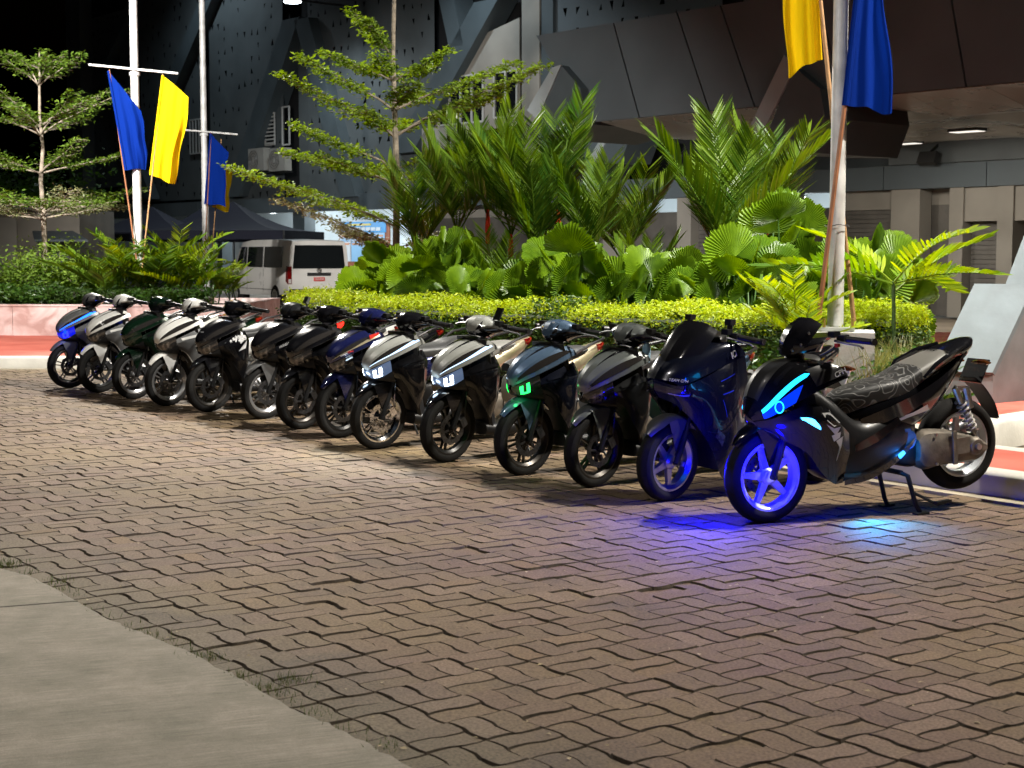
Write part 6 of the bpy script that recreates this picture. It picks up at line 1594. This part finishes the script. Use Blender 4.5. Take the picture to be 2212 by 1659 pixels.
# near buttress at the right, pale sloping face over a grey side
LB = .56
q0, q1 = gz(2012, 868, .2), gz(2142, 872, .2); dirb = Vector((.804, .595, 0))
def bt(p, k, z): v_ = p+dirb*k; return Vector((v_.x, v_.y, z))
but = empty('buttress', (q0+q1)/2, 0, 'pale sloping concrete buttress at the right edge behind the sport scooter', 'buttress')
ax_ = (q1-q0); q1 = q0+ax_*1.0
Z0, Z1 = .49, 1.30; far_ = dirb*.62
slope = [bt(q0, 0, Z0), bt(q1, 0, Z0), bt(q1, .60, Z1), bt(q0, .60, Z1)]
at_root(MB().prism(slope, Vector((.03, .02, -.03))), but).build('sloping_face', M_BLOCK, but, smooth=False)
side = [bt(q0, .03, .2), bt(q1, .03, .2), bt(q1, .03, Z0-.02), bt(q0, .03, Z0-.02)]
body = MB()
prof = [(.02, .2), (.02, Z0-.03), (.60, Z1-.04), (2.2, Z1-.04), (2.2, .2)]
body.prism([bt(q0+ax_*.01, k, z) for k, z in prof], ax_*.98)
at_root(body, but).build('block', M_BLOCKD, but, smooth=False)
up = [(.95, Z1-.05), (2.9, 4.6), (3.7, 4.6), (1.75, Z1-.05)]
at_root(MB().prism([bt(q0+ax_*.12, k, z) for k, z in up], ax_*.76), but).build('leaning_column', M_BLOCK, but, smooth=False)
# ================================================================ van
M_VAN = mat('van_white', (.72, .70, .66), .3, coat=.6, noise=.03, nscale=2); M_VANB = mat('van_bumper', (.02, .02, .02), .6)
M_GLASS = mat('tinted_glass', (.010, .012, .013), .05, spec=.9, coat=1.0)
van = empty('van', (-5.5, 43.9, 0), R(120), 'white passenger van seen from behind beyond the scooters', 'van')
def vsec(x, hw, z0, z1, tp):   # cross-section of the body
    return [(x, -hw, z0), (x, hw, z0), (x, hw*1.0, z0+.5), (x, hw*.985, 1.08), (x, hw*.93, z1-.2), (x, hw*.84, z1-.03), (x, 0, z1), (x, -hw*.84, z1-.03), (x, -hw*.93, z1-.2), (x, -hw*.985, 1.08), (x, -hw, z0+.5)]
secs = [vsec(0, .93, .50, 1.93, 0), vsec(.06, .945, .42, 1.96, 0), vsec(1.2, .95, .36, 1.99, 0), vsec(3.2, .95, .34, 1.99, 0), vsec(4.0, .94, .34, 1.93, 0), vsec(4.55, .93, .34, 1.45, 0), vsec(5.05, .88, .36, 1.10, 0), vsec(5.2, .80, .42, .95, 0)]
MB().loft(secs, 1, 1).build('body', M_VAN, van, angle=28)
def q(name, pts, m, parent=van, th=.012):
    c = Vector((0, 0, 0)); P = [Vector(p_) for p_ in pts]; nn = (P[1]-P[0]).cross(P[2]-P[0]).normalized()
    return MB().prism([p_+nn*.0 for p_ in P], nn*th).build(name, m, parent, smooth=False)
q('rear_window', [(-.018, .80, 1.14), (-.018, -.80, 1.14), (-.018, -.73, 1.80), (-.018, .73, 1.80)], M_GLASS, th=-.02)
q('rear_bumper', [(-.06, .90, .36), (-.06, -.90, .36), (-.06, -.90, .56), (-.06, .90, .56)], M_VANB, th=-.16)
q('tailgate_trim', [(-.02, .36, .93), (-.02, -.36, .93), (-.02, -.36, 1.02), (-.02, .36, 1.02)], M_VANB, th=-.03)
q('number_plate', [(-.02, .17, .78), (-.02, -.17, .78), (-.02, -.17, .89), (-.02, .17, .89)], mat('red_plate', (.62, .10, .09), .5), th=-.012)
o = obj('plate_lettering', text_mesh('SHJ 6952', .075), mat('plate_white', (.7, .65, .63), .5), van); o.matrix_local = frame_on((-.045, 0, .835), (-1, 0, 0), (0, -1, 0))
eb_ = MB()
for rx, rz in ((.075, .05), (.03, .05), (.062, .02)):
    eb_.tube([(-.03, rx*math.cos(t), 1.085+rz*math.sin(t)+(.018 if rz < .03 else 0)) for t in np.linspace(0, 6.283, 22)], .006, 5, cap=False)
eb_.build('oval_emblem', M_CHROME, van)
for s_ in (1, -1):
    q('tail_light', [(-.012, s_*.945, .70), (-.012, s_*.83, .70), (-.012, s_*.83, 1.20), (-.012, s_*.945, 1.20)], M_REDL, th=-.02*s_)
    q('tail_light', [(.17, s_*.952, .78), (-.004, s_*.952, .70), (-.004, s_*.952, 1.20), (.10, s_*.952, 1.22)], M_REDL, th=-.012*s_)
    q('reverse_light', [(-.018, s_*.935, .72), (-.018, s_*.85, .72), (-.018, s_*.85, .84), (-.018, s_*.935, .84)], M_FRAME, th=-.026*s_)
for s_ in (1, -1):
    for x0, x1 in ((.45, 1.85), (1.98, 3.2), (3.32, 4.15)):
        zz = (1.17, 1.76); P = [(x0, s_*.945, zz[0]), (x1, s_*.945, zz[0]), (x1-(.35 if x1 > 4 else 0), s_*.895, zz[1]), (x0, s_*.895, zz[1])]
        q('side_window', P, M_GLASS, th=-.02*s_)
    q('sill_seam', [(1.0, s_*.951, .52), (4.2, s_*.951, .52), (4.2, s_*.951, .535), (1.0, s_*.951, .535)], M_VANB, th=-.004*s_)
    for x in (1.92, 3.26): q('door_seam', [(x, s_*.951, .45), (x+.012, s_*.951, .45), (x+.012, s_*.94, 1.16), (x, s_*.94, 1.16)], M_VANB, th=-.004*s_)
    for x in (.98, 4.25):
        w_ = MB().lathe([(.12, .10*s_), (.20, .115*s_), (.205, .10*s_)], n=24, axis='y').lathe([(0, .09*s_), (.1, .095*s_), (.13, .11*s_)], n=20)
        o = w_.build('wheel', mat('steel_wheel', (.5, .5, .48), .4, metal=.6), van); o.location = (x, s_*.86, .335)
        for k in range(6): 
            t = R(60*k); MB().lathe([(0, .118*s_), (.026, .118*s_)], (.12*math.cos(t), 0, .12*math.sin(t)), 'y', 8).build('wheel_hole', M_VANB, o)
        MB().lathe([(.2, -.09), (.30, -.11), (.335, -.08), (.335, .08), (.30, .11), (.2, .11)], n=30).build('tyre', M_TYRE, o)
        MB().lathe([(0, .02*s_), (.42, .02*s_), (.42, -.2*s_)], n=28).build('wheel_arch', mat('arch_black', (.008, .008, .008), .9), o)
# ================================================================ tents, notice board, far left
M_TENT = mat('navy_canvas', (.0025, .004, .017), .8, bump=.1, bscale=30)
def tent(u, Y, w, label, peak=3.25, eave=2.3):
    p = gy(u, 520, Y); root = empty('tent', (p.x, p.y, 0), R(-8), label, 'tent', 'navy tents in front of the building'); h = w/2
    A = [(-h, -h, eave), (h, -h, eave), (h, h, eave), (-h, h, eave)]
    for k in range(4):
        a, c = Vector(A[k]), Vector(A[(k+1) % 4]); pk = Vector((0, 0, peak)); G_ = []
        for i in range(7):
            t = i/6; sag = .28*math.sin(t*math.pi)*(1-t*.3); l = a.lerp(pk, t)-Vector((0, 0, sag)); r2 = c.lerp(pk, t)-Vector((0, 0, sag)); G_.append([l, l.lerp(r2, .5)-Vector((0, 0, .08*math.sin(t*math.pi))), r2])
        MB().grid(np.array(G_)).build('canopy_side', M_TENT, root)
        MB().grid(np.array([[a+Vector((0, 0, -.28)), a], [a.lerp(c, .5)+Vector((0, 0, -.30)), a.lerp(c, .5)], [c+Vector((0, 0, -.28)), c]])).build('valance', M_TENT, root)
        MB().tube([a, (a.x, a.y, 0)], .03, 6).build('tent_leg', M_DARKM, root)
    return root
tent(330, 56, 4.6, 'small navy tent with a sharp peak behind the left flags'); tent(505, 52, 4.9, 'large navy tent behind the white van', 3.3); tent(455, 60, 4.4, 'third navy tent mostly hidden behind the other two', 3.5)
nb = empty('notice_board', W(*((lambda q_: (q_[0], TF+4.9, 0))(fac(785, 520, TF+4.9)))), 0, 'blue and white notice board on the lit wall behind the van', 'board')
def on_wall(name, u0, v0, u1, v1, t, m, parent):
    s0, z1 = fac(u0, v0, t); s1, z0 = fac(u1, v1, t); mb = MB(); mb.prism([W(s0, t, z0), W(s1, t, z0), W(s1, t, z1), W(s0, t, z1)], BB*.03)
    return at_root(mb, parent).build(name, m, parent, smooth=False)
M_BL1 = mat('board_blue', (.03, .28, .62), .5); M_BL2 = mat('board_sky', (.28, .52, .78), .5); M_BW = mat('board_white', (.62, .66, .70), .5); M_BO = mat('board_orange', (.62, .30, .18), .5); M_BY = mat('board_gold', (.6, .5, .1), .5)
T0 = TF+4.95
on_wall('backing', 733, 484, 842, 590, T0-.02, mat('board_wood', (.30, .10, .05), .6), nb)
on_wall('header', 735, 480, 833, 502, T0-.06, M_BL1, nb); on_wall('title_line', 742, 484, 800, 487, T0-.09, M_BY, nb)
for k in range(7): on_wall('title_letter', 746+k*11, 491, 755+k*11, 498, T0-.09, M_BW, nb)
for k in range(4):
    x = 734+k*24.5; on_wall('sheet', x, 503, x+23, 565, T0-.06, M_BW if k < 1 else M_BL2, nb); on_wall('sheet_heading', x+3, 507, x+19, 511, T0-.09, M_BO, nb); on_wall('sheet_heading', x+2, 525, x+19, 529, T0-.09, M_BO, nb)
    for j in range(6): on_wall('text_line', x+2, 514+j*1.8 if j < 5 else 520, x+20, 514.6+j*1.8 if j < 5 else 520.6, T0-.09, M_BL2 if k < 1 else M_BW, nb)
# low sheds beyond the planter
shed = empty('shed', (-15, 47, 0), 0, 'low dim shed with an awning behind the left planter', 'shed')
M_SHED = mat('shed_wall', (.20, .18, .15), .85, noise=.2, nscale=1); 
def bx(name, u0, v0, u1, v1, Y, d, m, root):
    a, c = gy(u0, v0, Y), gy(u1, v1, Y); return at_root(MB().box((a+c)/2+Vector((0, d/2, 0)), (abs(c.x-a.x), d, abs(a.z-c.z))), root).build(name, m, root, smooth=False)
bx('wall', -200, 450, 176, 660, 46, 4, M_SHED, shed); bx('roof_edge', -210, 437, 70, 452, 45.4, 4.5, M_CLAD, shed); bx('door', 90, 508, 150, 650, 45.9, .06, M_CLAD, shed); bx('door', -40, 470, 40, 650, 45.9, .06, M_WALLB, shed)
aw = [gy(70, 503, 45.8), gy(158, 503, 45.8), gy(190, 522, 44.6), gy(75, 522, 44.6)]; at_root(MB().prism(aw, (0, 0, .06)), shed).build('awning', M_STRUT, shed, smooth=False)
at_root(MB().tube([gy(160, 548, 45.8), gy(188, 523, 44.7)], .03, 6), shed).build('awning_bracket', M_STRUT, shed)
for k, (u, Y, h) in enumerate([(20, 52, 4.2), (120, 55, 5.0), (-60, 50, 4.6)]):
    p = gy(u, 560, Y); shrub((p.x, p.y, 0), 2.0, 1.5, h, 2600, .22, M_SHRUB, ['dim leafy tree mass behind the shed on the left', 'dim leafy tree behind the left tiered tree', 'dim tree at the left edge behind the shed'][k], 80+k, 'background_tree', None, 'tree')
# air conditioners
M_AC = mat('aircon_case', (.34, .33, .30), .6, noise=.1, nscale=3)
def aircon(u, v, w, h, t, label):
    s, z = fac(u, v, t); c = W(s, t, z); root = empty('air_conditioner', c, R(-50), label, 'air conditioner', 'outdoor air conditioner units')
    MB().box((0, 0, 0), (w, .32, h)).build('case', M_AC, root, smooth=False)
    f = MB(); 
    for r2 in (.10, .17, .24): f.tube([(-.12*w/.8+r2*h/.6*math.cos(a), -.175, r2*h/.6*math.sin(a)) for a in np.linspace(0, 6.283, 20)], .008, 5, cap=False)
    f.build('fan_grille', M_DARKM, root); MB().box((0, .1, -h/2-.04), (w*.8, .4, .04)).build('bracket', M_DARKM, root, smooth=False)
aircon(938, 300, 1.0, .75, TF-.35, 'air conditioner unit below the window left of the pair'); aircon(1000, 298, 1.0, .75, TF-.35, 'air conditioner unit below the window right of the pair')
aircon(560, 345, 1.2, .9, TF-.2, 'air conditioner left unit under the dark A shaped strut'); aircon(605, 345, 1.2, .9, TF-.2, 'air conditioner right unit under the dark A shaped strut')

# ================================================================ lamps
M_LAMPW = glow('lamp_lens', (1, .97, .9), 14.0); M_LAMPC = glow('lamp_lens_cool', (.85, .95, 1), 10.0)
def flood_head(root, pos, target, w=.45):
    d = (Vector(target)-Vector(pos)).normalized(); r3 = d.to_track_quat('-Z', 'Y').to_matrix()
    MB().box(Vector(pos)-d*.06, (w, w*.7, .10), r3).build('lamp_housing', M_DARKM, root, smooth=False)
    MB().box(Vector(pos)-d*.002, (w*.86, w*.56, .012), r3).build('lamp_glass', M_LAMPW, root, smooth=False)
def added_flood_post(label, base, h, heads, group='assumed or added floodlight posts round the square'):
    root = empty('added_floodlight_post', base, 0, label, 'floodlight', group)
    MB().tube([(0, 0, 0), (0, 0, h*.5), (0, 0, h)], [.09, .075, .06], 12).build('post', M_POLE, root)
    MB().box((0, 0, h), (1.0, .08, .08)).build('crossarm', M_POLE, root, smooth=False)
    for dx, tgt, e, col, spot in heads:
        pos = Vector((dx, 0, h+.12)); lt = Vector(tgt)-Vector(base); flood_head(root, pos, lt)
        d = (lt-pos).normalized(); lamp('flood_lamp', 'SPOT', pos+d*.05, e, col, lt, spot, .5, .16, root)
    return root
added_flood_post('assumed tall floodlight post right of the scooters outside the picture', (8.4, 9.8, 0), 9.5, [(-.3, (0.0, 11, 0), LAMP_RIGHT*.75, (1.0, .93, .81), 105), (.3, (-.5, 17.5, 1), LAMP_RIGHT*.30, (1.0, .95, .86), 90)])  # unseen post, assumed from the shadows that fall to the left
added_flood_post('assumed tall floodlight post left of the camera outside the picture', (-5.6, 4.5, 0), 9.5, [(-.3, (.3, 12, 0), LAMP_FRONT, (1.0, .93, .84), 88), (.3, (2.6, 13.2, 4.2), LAMP_FRONT*1.6, (.96, .97, 1.0), 30)])  # unseen assumed post; narrow second head added to brighten the near flags and pole
added_flood_post('floodlight post added at the left beside the walkway outside the picture', (-9.8, 19.2, .16), 8.0, [(-.3, (-6.8, 27.5, 1.4), LAMP_LEFT*.6, (1.0, .96, .9), 85), (.3, (-5.0, 40, 1.0), LAMP_LEFT*1.4, (1.0, .97, .93), 50)])  # unseen post, added to brighten planter, left flags and van
fl3 = empty('floodlight', (pb.x, pb.y+.1, 7.6), 0, 'floodlight added high on the thick flagpole above the picture to light the island', 'floodlight')  # unseen lamp, added to brighten the hedge and palms
flood_head(fl3, Vector((0, .25, 0)), Vector((.6, 17.6, 1.0))-fl3.location)
lamp('flood_lamp', 'SPOT', Vector((0, .32, -.06)), LAMP_ISLAND, (1, .97, .90), Vector((.4, 17.2, 1.0))-fl3.location, 105, .5, .14, fl3)
assumed_fl1 = empty('floodlight', (pp1.x, pp1.y-.15, 8.3), 0, 'assumed floodlight added high on the nearer left flagpole above the picture', 'floodlight')  # unseen lamp, assumed from shadows falling forward and right
flood_head(assumed_fl1, Vector((0, -.2, 0)), Vector((1.5, 10, 0))-Vector((pp1.x, pp1.y-.15, 8.3)))
lamp('flood_lamp', 'SPOT', Vector((0, -.27, -.05)), LAMP_BACK, (1, .95, .86), Vector((1.5, 10.5, 0))-Vector((pp1.x, pp1.y-.15, 8.3)), 85, .5, .16, assumed_fl1)
# wall lamps of the building that show in the picture
def wall_lamp(u, v, t, e, label, r=.22, spot=None, tgt=None, col=(.85, .95, 1)):
    s, z = fac(u, v, t); p = W(s, t, z); root = empty('ceiling_lamp', p, 0, label, 'lamp', 'lit lamps of the building')
    MB().lathe([(0, -.05), (r*.8, -.04), (r, 0), (r*.9, .05), (0, .06)], (0, 0, 0), 'z', 16).build('lamp_glass', M_LAMPC, root)
    lamp('porch_lamp', 'POINT', (0, 0, -.14), e, col, size=.12, parent=root); return root
wall_lamp(588, 459, TF+2.2, 420, 'round lit porch lamp above the large navy tent'); wall_lamp(778, 453, TF+2.2, 520, 'round lit porch lamp above the notice board')
wall_lamp(1345, 452, TF+2.2, 260, 'lit porch lamp behind the feather palms'); wall_lamp(1725, 428, TF+2.0, 330, 'lit porch lamp left of the thick flagpole')
s, z = fac(632, 5, TF-2.6); p = W(s, TF-2.6, z); fw = empty('wall_floodlight', p, 0, 'lit floodlight high on the dark facade at the top of the picture', 'lamp')
MB().box((0, 0, .10), (.7, .5, .14)).build('lamp_housing', M_DARKM, fw, smooth=False); MB().lathe([(0, -.03), (.3, -.01), (.32, .03)], (0, 0, 0), 'z', 16).build('lamp_glass', M_LAMPC, fw); MB().bar((0, 0, .1), BB*2.7+Vector((0, 0, .1)), .08, .08).build('bracket', M_DARKM, fw)
lamp('flood_lamp', 'SPOT', (0, 0, -.1), 1100, (.8, .93, 1), (0, 0, -5), 150, .8, .2, fw)
for k, (u, lab) in enumerate(((330, 'floodlight added above the left flags outside the picture to lighten the facade'), (900, 'floodlight added above the tiered tree outside the picture to lighten the facade'))):  # two unseen floodlights added only to lift the dark wall
    s, z = fac(u, -170, TF-3.2); p = W(s, TF-3.2, z); f2 = empty('wall_floodlight', p, 0, lab, 'lamp')
    MB().box((0, 0, .10), (.7, .5, .14)).build('lamp_housing', M_DARKM, f2, smooth=False); MB().lathe([(0, -.03), (.3, -.01), (.32, .03)], (0, 0, 0), 'z', 16).build('lamp_glass', M_LAMPC, f2); MB().bar((0, 0, .1), BB*3.3+Vector((0, 0, .1)), .08, .08).build('bracket', M_DARKM, f2)
    lamp('flood_lamp', 'SPOT', (0, 0, -.1), 850, (.75, .9, 1), BB*2.2+Vector((0, 0, -6)), 130, .8, .2, f2)
# small fittings under the canopy
for k, (u, v) in enumerate(((2005, 342), (1462, 348))):
    s, z = fac(u, v, TF-.4); p = W(s, TF-.4, z); root = empty('floodlight', p, R(-50), ['unlit black floodlight on the beam right of the thick pole', 'unlit black floodlight on the beam behind the palms'][k], 'floodlight')
    MB().box((0, 0, 0), (.5, .16, .30), Matrix.Rotation(R(-25), 3, 'X')).build('housing', M_VANB, root, smooth=False); MB().bar((0, 0, .1), (0, .4, .35), .05, .05).build('bracket', M_VANB, root)

# flat panels set into the canopy soffit, assumed lit to brighten the beam
for k, (u, v) in enumerate(((2090, 242), (1958, 286), (1560, 262))):
    s, z = fac(u, v, TC+5.0+(2.0 if k == 1 else 0)); p = W(s, TC+5.0+(2.0 if k == 1 else 0), zc-.30); root = empty('soffit_light', p, R(-50), ['flat soffit light near the right edge of the canopy', 'flat soffit light farther in under the canopy', 'flat soffit light at the left of the canopy'][k], 'lamp', 'lit lamps of the building')
    MB().box((0, 0, .04), (.7, .35, .06)).build('lamp_housing', M_DARKM, root, smooth=False); MB().box((0, 0, .005), (.64, .3, .012)).build('lamp_panel', glow('dim_panel', (1, .93, .82), 1.2), root, smooth=False)
    lamp('soffit_lamp', 'SPOT', (0, 0, -.03), 420, (1, .93, .82), (0, .8, -2), 165, .6, .15, root)
